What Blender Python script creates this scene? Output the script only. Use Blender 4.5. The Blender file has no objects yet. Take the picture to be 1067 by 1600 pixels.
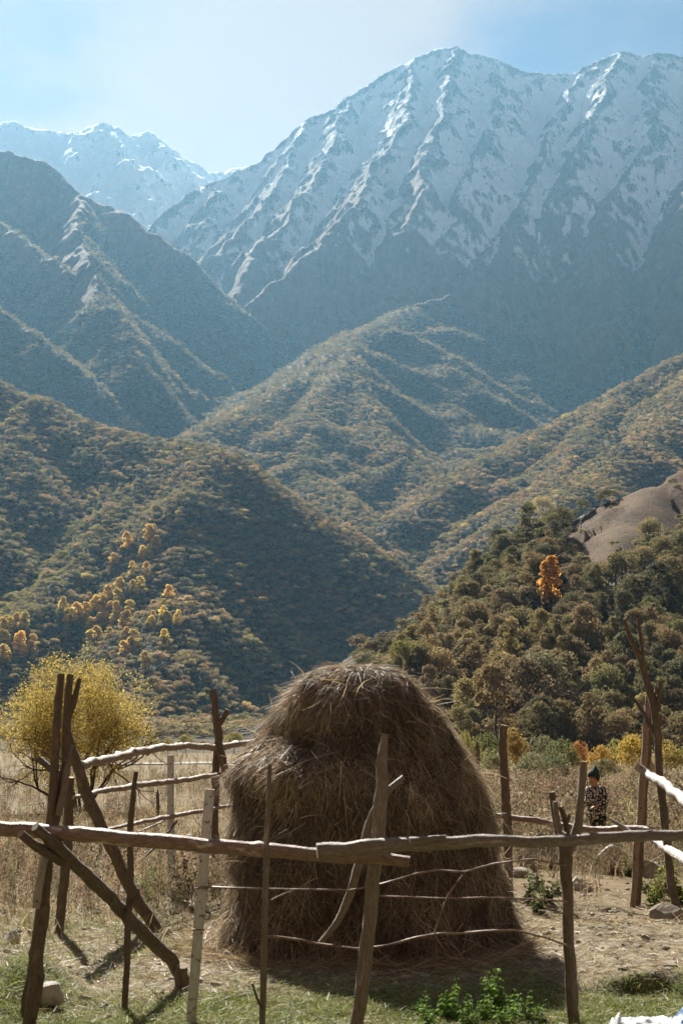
import bpy, bmesh, math, random
import numpy as np
from mathutils import Vector, Matrix

# ---------------------------------------------------------------- camera, sky, sun, exposure
SC = bpy.context.scene
COL = SC.collection
FPX, CX, CY = 2222.0, 533.5, 800.0          # photograph: 1067 x 1600 px, 50 mm lens on a 36 mm tall frame
PITCH = math.atan(340.0 / FPX)
CAMH = 1.7
cam_d = bpy.data.cameras.new('camera')
cam_d.sensor_fit = 'VERTICAL'; cam_d.sensor_height = 36.0; cam_d.sensor_width = 24.0; cam_d.lens = 50.0
cam_d.clip_start = 0.1; cam_d.clip_end = 60000.0
cam_d.dof.use_dof = True; cam_d.dof.focus_distance = 60.0; cam_d.dof.aperture_fstop = 7.0
cam = bpy.data.objects.new('camera', cam_d); COL.objects.link(cam)
cam.location = (0, 0, CAMH); cam.rotation_euler = (math.pi / 2 + PITCH, 0, 0)
SC.camera = cam

SUN_AZ, SUN_EL = math.radians(-16.0), math.radians(37.5)     # azimuth from +Y towards +X
SUN = Vector((math.sin(SUN_AZ) * math.cos(SUN_EL), math.cos(SUN_AZ) * math.cos(SUN_EL), math.sin(SUN_EL)))
sd = bpy.data.lights.new('sun', 'SUN'); sd.energy = 5.0; sd.angle = math.radians(0.53); sd.color = (1.0, 0.94, 0.84)
so = bpy.data.objects.new('sun', sd); COL.objects.link(so)
so.rotation_euler = (-SUN).to_track_quat('-Z', 'Y').to_euler()

W = bpy.data.worlds.new('World'); SC.world = W; W.use_nodes = True
wn = W.node_tree; wn.nodes.clear()
def nd(nt, typ, **kw):
    n = nt.nodes.new(typ)
    for k, v in kw.items():
        if k.startswith('_'): setattr(n, k[1:], v)
        else:
            key = int(k[1:]) if k[0] == 'i' and k[1:].isdigit() else k.replace('__', ' ')
            s = n.inputs[key]
            if isinstance(v, bpy.types.NodeSocket): nt.links.new(v, s)
            else: s.default_value = v
    return n
def ramp(nt, fac, stops, interp='LINEAR'):
    n = nt.nodes.new('ShaderNodeValToRGB'); nt.links.new(fac, n.inputs[0])
    n.color_ramp.interpolation = interp
    e = n.color_ramp.elements
    while len(e) < len(stops): e.new(0.5)
    for el, (p, c) in zip(e, stops):
        el.position = p; el.color = (c, c, c, 1) if isinstance(c, (int, float)) else (*c[:3], 1)
    return n.outputs[0]
def mixc(nt, fac, a, b, mode='MIX'):
    n = nt.nodes.new('ShaderNodeMix'); n.data_type = 'RGBA'; n.blend_type = mode
    for s, v in ((n.inputs['Factor'], fac), (n.inputs[6], a), (n.inputs[7], b)):
        if isinstance(v, bpy.types.NodeSocket): nt.links.new(v, s)
        elif isinstance(v, (int, float)): s.default_value = v
        else: s.default_value = (*v[:3], 1)
    return n.outputs[2]
def mth(nt, op, a, b=0.0, c=0.0, clamp=False):
    n = nt.nodes.new('ShaderNodeMath'); n.operation = op; n.use_clamp = clamp
    for s, v in zip(n.inputs, (a, b, c)):
        if isinstance(v, bpy.types.NodeSocket): nt.links.new(v, s)
        else: s.default_value = v
    return n.outputs[0]

SKY_STRENGTH = 0.05
sky = nd(wn, 'ShaderNodeTexSky', _sky_type='NISHITA', _sun_disc=False, _sun_elevation=SUN_EL,
         _sun_rotation=SUN_AZ % (2 * math.pi), _altitude=1500.0, _air_density=0.24, _dust_density=0.25, _ozone_density=1.0)
# thin high cloud over the whole dome: streaky noise on a flat layer seen in perspective
tc = nd(wn, 'ShaderNodeTexCoord')
sep = nd(wn, 'ShaderNodeSeparateXYZ', Vector=tc.outputs['Generated'])
zc = mth(wn, 'MAXIMUM', sep.outputs[2], 0.06)
lay = nd(wn, 'ShaderNodeCombineXYZ', X=mth(wn, 'DIVIDE', sep.outputs[0], zc), Y=mth(wn, 'DIVIDE', sep.outputs[1], zc), Z=0.0)
mp = nd(wn, 'ShaderNodeMapping', Vector=lay.outputs[0]); mp.inputs['Location'].default_value = (0.2, 0.4, 0.0)
mp.inputs['Scale'].default_value = (0.75, 0.55, 1.0)
cn = nd(wn, 'ShaderNodeTexNoise', Vector=mp.outputs[0], Scale=1.0, Detail=7.0, Roughness=0.5)
cm = ramp(wn, cn.outputs[0], [(0.44, 0.0), (0.57, 0.8)], 'EASE')
skyc = mixc(wn, cm, sky.outputs[0], (4.0, 3.0, 2.4))
bg = nd(wn, 'ShaderNodeBackground', Color=skyc, Strength=SKY_STRENGTH)
wo = nd(wn, 'ShaderNodeOutputWorld', Surface=bg.outputs[0])

vs = SC.view_settings
vs.view_transform = 'Standard'; vs.look = 'None'; vs.gamma = 1.0; vs.exposure = 1.62; vs.use_curve_mapping = False
cy = SC.cycles
cy.max_bounces = 5; cy.diffuse_bounces = 3; cy.glossy_bounces = 2; cy.transmission_bounces = 4
cy.volume_bounces = 1; cy.transparent_max_bounces = 8; cy.use_denoising = True; cy.sample_clamp_indirect = 4.0
cy.caustics_reflective = False; cy.caustics_refractive = False

# ---------------------------------------------------------------- helpers
def ray(px, py):
    u, v = (px - CX) / FPX, (CY - py) / FPX
    c, s = math.cos(PITCH), math.sin(PITCH)
    return np.array([u, c - v * s, s + v * c])
def at(px, py, Y):                          # the point on a pixel's ray at depth Y
    d = ray(px, py); t = Y / d[1]
    return np.array([d[0] * t, Y, CAMH + d[2] * t])
def pix(p):
    c, s = math.cos(PITCH), math.sin(PITCH)
    x, y, z = p[0], p[1], p[2] - CAMH
    f = y * c + z * s; u = -y * s + z * c
    return (CX + FPX * x / f, CY - FPX * u / f)

def _hash(ix, iy, seed):
    with np.errstate(over='ignore'):
        h = (ix.astype(np.int64) * 374761393 + iy.astype(np.int64) * 668265263 + seed * 1442695041) & 0xffffffff
        h = ((h ^ (h >> 13)) * 1274126177) & 0xffffffff
        return (h ^ (h >> 16)) & 0xffffffff
def perlin(x, y, seed=0):
    x = np.asarray(x, float); y = np.asarray(y, float)
    x0 = np.floor(x); y0 = np.floor(y); fx = x - x0; fy = y - y0
    u = fx * fx * fx * (fx * (fx * 6 - 15) + 10); v = fy * fy * fy * (fy * (fy * 6 - 15) + 10)
    x0 = x0.astype(np.int64); y0 = y0.astype(np.int64)
    def g(i, j):
        a = _hash(x0 + i, y0 + j, seed) * (2 * math.pi / 4294967296.0)
        return np.cos(a) * (fx - i) + np.sin(a) * (fy - j)
    a, b, c, d = g(0, 0), g(1, 0), g(0, 1), g(1, 1)
    return ((a + (b - a) * u) * (1 - v) + (c + (d - c) * u) * v) * 1.41
def fbm(x, y, oct=4, seed=0, gain=0.5):
    s = 0; a = 1.0; t = 0
    for o in range(oct):
        s = s + a * perlin(x, y, seed + o); t += a; a *= gain; x = x * 2.03 + 11.7; y = y * 2.03 - 5.3
    return s / t
def ridged(x, y, oct=4, seed=0, gain=0.5):
    s = 0; a = 1.0; t = 0
    for o in range(oct):
        s = s + a * (1 - np.abs(perlin(x, y, seed + o)) * 1.6); t += a; a *= gain; x = x * 2.07 + 3.1; y = y * 2.07 + 7.7
    return s / t
def sstep(a, b, x):
    t = np.clip((x - a) / (b - a), 0, 1); return t * t * (3 - 2 * t)

def mesh_np(name, V, F, mat=None, smooth=True):
    """V (n,3), F list of equal-size index arrays (m,k)"""
    me = bpy.data.meshes.new(name)
    V = np.ascontiguousarray(V, np.float32)
    if not isinstance(F, (list, tuple)): F = [F]
    F = [f for f in F if len(f)]
    me.vertices.add(len(V)); me.vertices.foreach_set('co', V.ravel())
    if F:
        nl = sum(f.size for f in F); nf = sum(len(f) for f in F)
        me.loops.add(nl); me.polygons.add(nf)
        me.loops.foreach_set('vertex_index', np.concatenate([f.ravel() for f in F]).astype(np.int32))
        tot = np.concatenate([np.full(len(f), f.shape[1], np.int32) for f in F])
        st = np.concatenate([[0], np.cumsum(tot)[:-1]]).astype(np.int32)
        me.polygons.foreach_set('loop_start', st)
        me.polygons.foreach_set('use_smooth', np.full(nf, smooth, bool))
    me.update(calc_edges=True); me.validate()
    if mat: me.materials.append(mat)
    return me
def obj(name, me, parent=None, label=None, cat=None, group=None, kind=None, loc=None):
    o = bpy.data.objects.new(name, me); COL.objects.link(o)
    if parent: o.parent = parent
    if loc is not None: o.location = loc
    if label: o['label'] = label
    if cat: o['category'] = cat
    if group: o['group'] = group
    if kind: o['kind'] = kind
    return o
def mat_new(name):
    m = bpy.data.materials.new(name); m.use_nodes = True
    nt = m.node_tree; nt.nodes.clear()
    out = nt.nodes.new('ShaderNodeOutputMaterial')
    return m, nt, out
def finish(nt, out, col, rough=0.9, bump=None, bump_d=0.02, bump_s=0.5, spec=0.2, trans=None):
    b = nd(nt, 'ShaderNodeBsdfPrincipled', Roughness=rough)
    b.inputs['Specular IOR Level'].default_value = spec
    if isinstance(col, bpy.types.NodeSocket): nt.links.new(col, b.inputs['Base Color'])
    else: b.inputs['Base Color'].default_value = (*col[:3], 1)
    if bump is not None:
        bn = nd(nt, 'ShaderNodeBump', Strength=bump_s, Distance=bump_d, Height=bump)
        nt.links.new(bn.outputs[0], b.inputs['Normal'])
    sh = b.outputs[0]
    if trans:
        t = nd(nt, 'ShaderNodeBsdfTranslucent')
        if isinstance(col, bpy.types.NodeSocket): nt.links.new(col, t.inputs[0])
        else: t.inputs[0].default_value = (*col[:3], 1)
        mx = nd(nt, 'ShaderNodeMixShader', i0=trans, i1=sh, i2=t.outputs[0]); sh = mx.outputs[0]
    nt.links.new(sh, out.inputs[0])
def wpos(nt): return nd(nt, 'ShaderNodeNewGeometry').outputs['Position']
def noise(nt, vec, scale, detail=4.0, rough=0.5, dist=0.0):
    return nd(nt, 'ShaderNodeTexNoise', Vector=vec, Scale=scale, Detail=detail, Roughness=rough, Distortion=dist).outputs[0]
# ---------------------------------------------------------------- terrain height
# crest lines: (pixel x, pixel y, depth in metres) per point; side slope; crest rounding; zone
RIDGES = [
 # right near hill (its far side falls off steeply)
 ('A', (1.5, 0.62), 6, [(612,1062,350),(650,1032,385),(720,980,440),(800,910,500),(870,850,540),(960,790,570),(1067,735,600),(1300,650,640)]),
 ('A', 0.62, 8, [(870,838,540),(810,930,470),(760,1020,405),(748,1095,345)]),
 ('A', 0.62, 8, [(1010,760,585),(960,865,500),(890,980,420),(850,1090,350)]),
 ('A', 0.62, 8, [(1200,690,620),(1100,840,520),(1030,970,430),(990,1090,350)]),
 # left wooded hill
 ('B', 0.98, 45, [(-260,520,2150),(-60,575,2050),(60,625,1980),(180,678,1880),(280,698,1780),(350,712,1700)]),
 ('B', 0.98, 40, [(350,712,1700),(430,765,1708),(500,812,1716),(560,860,1724),(620,908,1732),(690,962,1740)]),
 ('B', (0.98, 0.80), 40, [(335,712,1700),(305,780,1570),(285,860,1450),(280,940,1330),(250,1030,1200),(215,1130,1060)]),
 ('B', 0.86, 25, [(250,690,1800),(200,790,1630),(150,850,1510),(80,910,1390),(-20,1000,1240),(-120,1090,1090)]),
 ('B', 0.74, 25, [(60,625,1980),(0,700,1780),(-80,790,1560)]),
 # middle wooded spur and its extension to the big mountain
 ('C', 0.66, 25, [(640,480,4200),(590,505,3900),(540,533,3600),(470,590,3200),(380,642,2850),(310,680,2600),(270,705,2480)]),
 ('C', (0.95, 0.66), 22, [(540,533,3600),(552,575,3250),(580,640,2900),(620,700,2620),(680,762,2380),(730,800,2210)]),
 ('C', 0.60, 25, [(540,560,3300),(470,650,2800),(480,720,2500),(520,780,2250),(560,830,2060)]),
 ('C', (1.0, 0.7), 25, [(560,548,3650),(640,605,3420),(700,650,3240),(745,668,3150)]),
 # right middle slope
 ('D', 0.68, 30, [(1330,430,3200),(1200,480,3000),(1067,560,2780),(985,605,2650),(920,645,2540),(850,680,2440),(780,715,2340),(712,752,2230)]),
 ('D', 0.68, 30, [(985,605,2650),(900,700,2250),(850,760,2050),(800,815,1900)]),
 ('D', 0.68, 30, [(1130,530,2850),(1050,640,2300),(990,700,2050),(930,760,1850)]),
 # left far slope
 ('E', 1.15, 15, [(-250,190,5300),(-60,222,4950),(0,235,4800),(60,252,4720),(120,300,4600),(200,335,4520),(240,365,4480),(300,412,4460),(345,460,4480),(385,510,4480),(420,560,4470),(445,610,4440)]),
 ('E', 1.1, 15, 0.62, [(-120,215,5050),(-60,300),(20,360),(110,432),(180,475),(235,502)]),
 ('E', 0.95, 15, [(-120,400,3500),(0,482,3250),(60,528,3130),(130,590,3000),(200,650,2880),(262,695,2780)]),
 ('E', 1.1, 15, 0.62, [(120,300,4600),(130,380),(170,480),(215,560)]),
 ('E', 0.70, 15, [(430,585,4300),(375,640,3500),(310,672,3100),(270,690,2960)]),
 # the big mountain (spur depths follow from the steepness k of the spur line)
 ('F', 1.45, 6, [(262,335,6100),(285,305,6250),(330,287,6350),(400,252,6500),(440,220,6600),(480,190,6700),(560,145,6850),(620,106,6950),(670,82,7000),(712,73,7000),(760,90,6980),(800,100,6950),(830,116,6930),(870,114,6900),(900,112,6850),(935,92,6820),(965,80,6800),(1010,86,6780),(1067,88,6750),(1150,70,6700),(1300,110,6600)]),
 ('F', 1.18, 8, 0.80, [(645,92,6985),(632,190),(585,262),(560,310),(520,355),(470,402),(415,452),(365,492)]),
 ('F', 1.18, 8, 0.80, [(905,112,6850),(868,190),(835,270),(800,345),(770,420),(720,452,4480),(640,480,4200)]),
 ('F', 1.22, 6, 0.82, [(775,92,6980),(775,170),(745,250),(715,330),(680,395)]),
 ('F', 1.22, 6, 0.82, [(712,73,7000),(700,150),(672,220),(655,290),(640,350)]),
 ('F', 1.18, 6, 0.82, [(1015,86,6780),(1022,215),(955,300),(930,380),(960,470)]),
 ('F', 1.22, 6, 0.82, [(965,80,6800),(930,180),(890,260)]),
 ('F', 1.18, 6, 0.80, [(1150,70,6700),(1100,240),(1060,370),(1090,480)]),
 ('F', 1.18, 10, 0.80, [(480,190,6700),(450,260),(400,330),(345,395)]),
 ('F', 1.18, 10, 0.80, [(545,152,6830),(520,230),(475,300),(425,365),(380,425)]),
 ('F', 1.18, 10, 0.80, [(345,287,6350),(320,340),(300,375)]),
 # far snow range
 ('G', 0.95, 10, [(-300,190,8202),(-80,200,8112),(0,193,8068),(30,190,8068),(60,203,8045),(110,208,8022),(150,196,8022),(172,194,8000),(195,212,8000),(230,204,8068),(255,222,8112),(280,245,8292),(330,268,8518),(375,262,8608),(430,262,8652),(470,265,8652),(600,265,8698)]),
 ('G', 0.85, 10, 0.75, [(172,194,8000),(205,250),(225,300)]),
 ('G', 0.85, 10, 0.75, [(60,203,8045),(80,240),(120,275)]),
]
ZONES = 'ABCDEFG'
_seg = []
def crest_points(k, pts):
    out = []
    for p in pts:
        if len(p) == 3: out.append(at(*p)); continue
        q = out[-1]; lo, hi = 0.3 * q[1], q[1]
        for _ in range(50):
            mid = 0.5 * (lo + hi); c = at(p[0], p[1], mid)
            if q[2] - c[2] - k * math.hypot(q[0] - c[0], q[1] - c[1]) > 0: hi = mid
            else: lo = mid
        out.append(at(p[0], p[1], lo))
    return np.array(out)
CRESTS = []
for R in RIDGES:
    zone, sl, rd, pts = R[0], R[1], R[2], R[-1]
    P3 = crest_points(R[3] if len(R) > 4 else 0.8, pts); CRESTS.append((zone, pts, P3))
    for a, b in zip(P3[:-1], P3[1:]):
        _seg.append((ZONES.index(zone), sl, rd, a, b))
FLR = np.array([[0, 0], [250, -3.5], [900, -3], [1250, 0], [1450, 30], [1750, 95], [2000, 190], [2600, 440], [3200, 660], [4000, 900], [5500, 1560], [6500, 2200], [7500, 2700], [8200, 2900], [12000, 3000]])
def meadow_z(x, y):
    r = np.sqrt(x * x + y * y)
    z = -0.020 * np.clip(r - 14, 0, 110) - 0.0045 * np.clip(r - 124, 0, 300)
    z = z + 0.05 * fbm(x * 0.35, y * 0.35, 3, 5) * sstep(3, 9, r) + 0.25 * fbm(x * 0.05, y * 0.05, 2, 9) * sstep(25, 60, r)
    # the hollow the person stands in, right of the haystack
    z = z - 0.42 * np.exp(-(((x - 5.0) / 3.2) ** 2 + ((y - 28) / 6.5) ** 2))
    # trampled terrace at the right, with a low cut bank on its near side
    bank = sstep(0, 0.22, (y - 9.5) + 0.22 * (x - 2.2) + 0.25 * fbm(x * 1.6, y * 1.6, 2, 21))
    z = z + 0.13 * bank * sstep(1.35, 2.0, x) * (1 - sstep(11.8, 13.5, y)) * (1 - sstep(5, 7, x))
    # earth hump by the left posts
    z = z + 0.22 * np.exp(-(((x + 2.05) / 0.26) ** 2 + ((y - 9.6) / 0.75) ** 2))
    return z
def hills_z(x, y):
    """height and zone of the hills, x,y arrays"""
    r = np.sqrt(x * x + y * y)
    x0, y0 = x, y
    k1 = sstep(250, 400, r) * 7; k2 = sstep(900, 1500, r) * 26; k3 = sstep(3000, 4500, r) * 55
    x = x0 + k1 * fbm(x0 / 50, y0 / 50, 2, 71) + k2 * fbm(x0 / 210, y0 / 210, 2, 73) + k3 * (fbm(x0 / 330, y0 / 330, 3, 75))
    y = y0 + k1 * fbm(x0 / 50, y0 / 50, 2, 72) + k2 * fbm(x0 / 210, y0 / 210, 2, 74) + k3 * (fbm(x0 / 330, y0 / 330, 3, 76))
    best = np.interp(r, FLR[:, 0], FLR[:, 1]); zone = np.full(x.shape, 7, np.int8); dist = np.full(x.shape, 60.0)
    for zi, sl, rd, a, b in _seg:
        ab = b[:2] - a[:2]; L2 = float(ab @ ab)
        t = np.clip(((x - a[0]) * ab[0] + (y - a[1]) * ab[1]) / L2, 0, 1)
        d = np.hypot(x - a[0] - t * ab[0], y - a[1] - t * ab[1])
        if isinstance(sl, tuple): slope = np.where(ab[0] * (y - a[1]) - ab[1] * (x - a[0]) > 0, sl[0], sl[1])
        else: slope = sl
        z = a[2] + t * (b[2] - a[2]) - slope * (np.sqrt(d * d + rd * rd) - rd)
        m = z > best
        best = np.where(m, z, best); zone = np.where(m, zi, zone); dist = np.where(m, d, dist)
    x, y = x0, y0
    # relief: gullies and spurs, none on the crest lines themselves
    mt = sstep(0, 260, dist)
    rel = (ridged(x / 520, y / 520, 4, 41) - 0.62) * 120 * mt * ((zone >= 4) & (zone < 7))
    rel = rel + (ridged(x / 170, y / 170, 4, 43) - 0.6) * 70 * sstep(0, 60, dist) * ((zone >= 5) & (zone < 7)) 
    rel = rel + fbm(x / 60, y / 60, 3, 47) * 16 * ((zone >= 4) & (zone < 7))
    rel = rel + (ridged(x / 300, y / 300, 3, 51) - 0.62) * np.where(zone == 1, 24, 66) * sstep(0, 170, dist) * ((zone >= 1) & (zone < 4))
    rel = rel + (ridged(x / 80, y / 80, 3, 53) - 0.6) * 16 * sstep(0, 40, dist) * (zone == 0)
    fl = sstep(700, 1400, r)
    rel = rel + (zone == 7) * fl * fbm(x / 150, y / 150, 4, 57) * 30
    return best + rel, zone, dist
def height(x, y, zones=False):
    x = np.asarray(x, float); y = np.asarray(y, float); r = np.hypot(x, y)
    m = meadow_z(x, y)
    far = r > 235
    if not np.any(far): return m
    h, zn, _ = hills_z(x, y)
    # unseen valley side added behind the camera to block low sky light
    back = np.minimum(0.62 * np.clip(r - 300, 0, 700) + 0.15 * np.clip(r - 1000, 0, 3000), 900) * sstep(50, 95, np.abs(np.degrees(np.arctan2(x, y))))
    h = np.maximum(h, back - 4)
    k = sstep(240, 330, r)
    out = np.where(far, m * (1 - k) + np.where(h > m, h, m) * k, m)
    return (out, zn) if zones else out
def hz(x, y): return float(height(np.array([x]), np.array([y]))[0])
_gt = 3.0 * 1.001 ** np.arange(4300)
def ground(px, py):                         # where a pixel's ray meets the meadow
    d = ray(px, py); h = meadow_z(d[0] * _gt, d[1] * _gt)
    k = int(np.argmax(CAMH + d[2] * _gt <= h)); return np.array([d[0] * _gt[k], d[1] * _gt[k], h[k]])
# ---------------------------------------------------------------- ground and mountain meshes
def cat_ranges(*segs):
    out = [np.array([segs[0][0]], float)]
    for a, b, st in segs: out.append(np.linspace(a, b, max(2, int(round((b - a) / st)) + 1))[1:])
    return np.concatenate(out)
def polar_grid(rs, az):
    R_, A_ = np.meshgrid(rs, np.radians(az), indexing='ij')
    return R_ * np.sin(A_), R_ * np.cos(A_)
def grid_faces(nr, na):
    i = np.arange(nr - 1)[:, None] * na + np.arange(na - 1)[None, :]
    return np.stack([i, i + na, i + na + 1, i + 1], -1).reshape(-1, 4)

# hills and mountains: one polar sheet, split into named pieces of the setting by the crest each face belongs to
az = cat_ranges((-44, -16, 1.0), (-16, 16, 0.05), (16, 44, 1.0))
rs = cat_ranges((300, 720, 5), (720, 2000, 8), (2000, 3800, 13), (3800, 7300, 12), (7300, 9300, 25))
X, Y = polar_grid(rs, az)
Z, ZN = height(X, Y, True)
RR = np.hypot(X, Y)
ZN[RR < 330] = 7
# snow, meadow and bare-soil amounts: the things' own colours
gr, ga = np.gradient(Z, axis=0), np.gradient(Z, axis=1)
dr = np.gradient(rs)[:, None]; da = RR * np.radians(np.gradient(az))[None, :]
sl = np.sqrt((gr / dr) ** 2 + (ga / da) ** 2)
aspect_left = -(ga / da) / np.maximum(sl, 0.2) * -1.0        # >0 where the slope faces left, to the sun
lap = Z - 0.25 * (np.roll(Z, 3, 0) + np.roll(Z, -3, 0) + np.roll(Z, 8, 1) + np.roll(Z, -8, 1))
lap2 = Z - 0.25 * (np.roll(Z, 9, 0) + np.roll(Z, -9, 0) + np.roll(Z, 24, 1) + np.roll(Z, -24, 1))
line = 1880 + 260 * fbm(X / 700, Y / 700, 3, 61) + 620 * np.clip(aspect_left, -0.25, 1) * (ZN != 6)
snow = (Z - line) / 520 + 0.5 - np.clip(lap, -12, 12) * 0.035 - np.clip(lap2, -50, 50) * 0.006 + 0.30 * fbm(X / 90, Y / 90, 4, 63)
snow = snow - 0.5 * np.clip(sl - 1.3, 0, 0.6)
snow = np.minimum(snow, 1.08 - np.clip(lap, -8, 10) * 0.035 - np.clip(lap2, -30, 40) * 0.006 + 0.30 * fbm(X / 160, Y / 160, 4, 65) - 0.45 * np.clip(sl - 1.2, 0, 0.7))
snow = np.where(ZN == 6, snow + 0.3, np.where(ZN == 4, snow - 2.0, snow))
snow = np.clip(snow - 1.2 * (1 - sstep(1450, 1700, Z)), -1.2, 1.3)
veg = 1 - sstep(np.where(ZN == 5, 900, np.where(ZN == 2, 1550, 1200)), np.where(ZN == 5, 1300, np.where(ZN == 2, 1900, 1600)), Z + 160 * fbm(X / 300, Y / 300, 3, 67) + 330 * np.clip(aspect_left, -1, 1))
def in_poly(px, py, poly):
    c = np.zeros(px.shape, bool); n = len(poly)
    for i in range(n):
        (x1, y1), (x2, y2) = poly[i], poly[(i + 1) % n]
        c ^= ((y1 > py) != (y2 > py)) & (px < (x2 - x1) * (py - y1) / (y2 - y1 + 1e-9) + x1)
    return c
def proj(x, y, z):
    c, s = math.cos(PITCH), math.sin(PITCH); zz = z - CAMH
    f = y * c + zz * s; return CX + FPX * x / f, CY - FPX * (-y * s + zz * c) / f
BARE = [(880, 830), (930, 795), (985, 765), (1067, 720), (1400, 580), (1400, 660), (1120, 775), (1067, 835), (1020, 855), (985, 895), (940, 910), (895, 890)]   # open pasture high on the near hill
PX, PY = proj(X, Y, Z)
wob = 12 * fbm(X / 14, Y / 14, 3, 81)
bare = (in_poly(PX + wob, PY + wob, BARE) & (ZN == 0)).astype(float)
def hill_material():
    m, nt, out = mat_new('mountain_ground')
    p = wpos(nt)
    sn = nd(nt, 'ShaderNodeAttribute', _attribute_name='snow').outputs['Fac']
    vg = nd(nt, 'ShaderNodeAttribute', _attribute_name='veg').outputs['Fac']
    n1 = noise(nt, p, 0.045, 6.0, 0.65); n2 = noise(nt, p, 0.012, 5.0, 0.6); n3 = noise(nt, p, 0.09, 3.0, 0.6)
    mpn = nd(nt, 'ShaderNodeMapping', Vector=p); mpn.inputs['Scale'].default_value = (1.0, 0.16, 0.16)
    nst = noise(nt, mpn.outputs[0], 0.06, 6.0, 0.62, 0.4)
    nfi = noise(nt, p, 0.11, 4.0, 0.7)
    grass = ramp(nt, mth(nt, 'ADD', mth(nt, 'MULTIPLY', n2, 0.5), mth(nt, 'MULTIPLY', nst, 0.5)), [(0.3, (0.06, 0.038, 0.022)), (0.5, (0.145, 0.085, 0.046)), (0.7, (0.22, 0.135, 0.075))])
    rock = ramp(nt, n1, [(0.3, (0.045, 0.044, 0.046)), (0.7, (0.13, 0.12, 0.115))])
    forest = ramp(nt, n3, [(0.3, (0.026, 0.023, 0.014)), (0.52, (0.065, 0.052, 0.029)), (0.75, (0.12, 0.09, 0.05))])
    # grass gives way to rock with height
    z = nd(nt, 'ShaderNodeSeparateXYZ', Vector=p).outputs[2]
    hi = mth(nt, 'ADD', mth(nt, 'DIVIDE', mth(nt, 'SUBTRACT', z, 1950.0), 700.0), mth(nt, 'MULTIPLY', mth(nt, 'SUBTRACT', n2, 0.5), 2.0))
    hi = ramp(nt, hi, [(0.2, 0.0), (0.8, 1.0)])
    base = mixc(nt, hi, grass, rock)
    vmask = ramp(nt, mth(nt, 'ADD', vg, mth(nt, 'MULTIPLY', mth(nt, 'SUBTRACT', n1, 0.5), 0.8)), [(0.4, 0.0), (0.6, 1.0)])
    base = mixc(nt, vmask, base, forest)
    smask = ramp(nt, mth(nt, 'ADD', sn, mth(nt, 'ADD', mth(nt, 'MULTIPLY', mth(nt, 'SUBTRACT', nst, 0.5), 1.2), mth(nt, 'MULTIPLY', mth(nt, 'SUBTRACT', nfi, 0.5), 1.1))), [(0.42, 0.0), (0.66, 1.0)])
    br = nd(nt, 'ShaderNodeAttribute', _attribute_name='bare').outputs['Fac']
    nb = noise(nt, p, 0.9, 5.0, 0.7)
    base = mixc(nt, br, base, ramp(nt, mth(nt, 'ADD', mth(nt, 'MULTIPLY', n3, 0.4), mth(nt, 'MULTIPLY', nb, 0.6)), [(0.36, (0.045, 0.030, 0.015)), (0.5, (0.125, 0.078, 0.040)), (0.62, (0.20, 0.13, 0.07))]))
    col = mixc(nt, smask, base, (0.74, 0.77, 0.80))
    hb = mth(nt, 'ADD', mth(nt, 'MULTIPLY', n1, 1.0), mth(nt, 'MULTIPLY', n3, 0.4))
    hb = mth(nt, 'ADD', mth(nt, 'MULTIPLY', hb, mth(nt, 'SUBTRACT', 1.0, mth(nt, 'MULTIPLY', br, 0.96))), mth(nt, 'MULTIPLY', mth(nt, 'MULTIPLY', nb, br), 0.10))
    finish(nt, out, col, 0.9, hb, 22.0, 0.9, 0.1)
    return m
M_HILL = hill_material()
F = grid_faces(len(rs), len(az))
fz = ZN.ravel()[F[:, 0]]
NAMES = {0: 'near_hill', 1: 'wooded_hill', 2: 'wooded_spur', 3: 'wooded_slope', 4: 'mountain_slope', 5: 'snowy_mountain', 6: 'snow_range', 7: 'valley_floor'}
Vall = np.stack([X, Y, Z], -1).reshape(-1, 3)
for zi in range(8):
    f = F[fz == zi]
    if not len(f): continue
    u, inv = np.unique(f.ravel(), return_inverse=True)
    me = mesh_np(NAMES[zi], Vall[u], inv.reshape(-1, 4)[:, ::-1], M_HILL)
    for an, arr in (('snow', snow), ('veg', veg), ('bare', bare)):
        a = me.attributes.new(an, 'FLOAT', 'POINT'); a.data.foreach_set('value', arr.ravel()[u].astype(np.float32))
    obj(NAMES[zi], me, kind='structure')

# the same land going on all round, coarse, outside the view, with the added sky-blocking slope
az2 = np.arange(44, 316.1, 4.0); rs2 = np.array([300, 360, 450, 600, 800, 1100, 1500, 2200, 3200, 4500, 6500, 9300.0])
X2, Y2 = polar_grid(rs2, az2)
obj('valley_floor', mesh_np('valley_floor', np.stack([X2, Y2, height(X2, Y2)], -1).reshape(-1, 3), grid_faces(len(rs2), len(az2))[:, ::-1], M_HILL), kind='structure')
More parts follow.
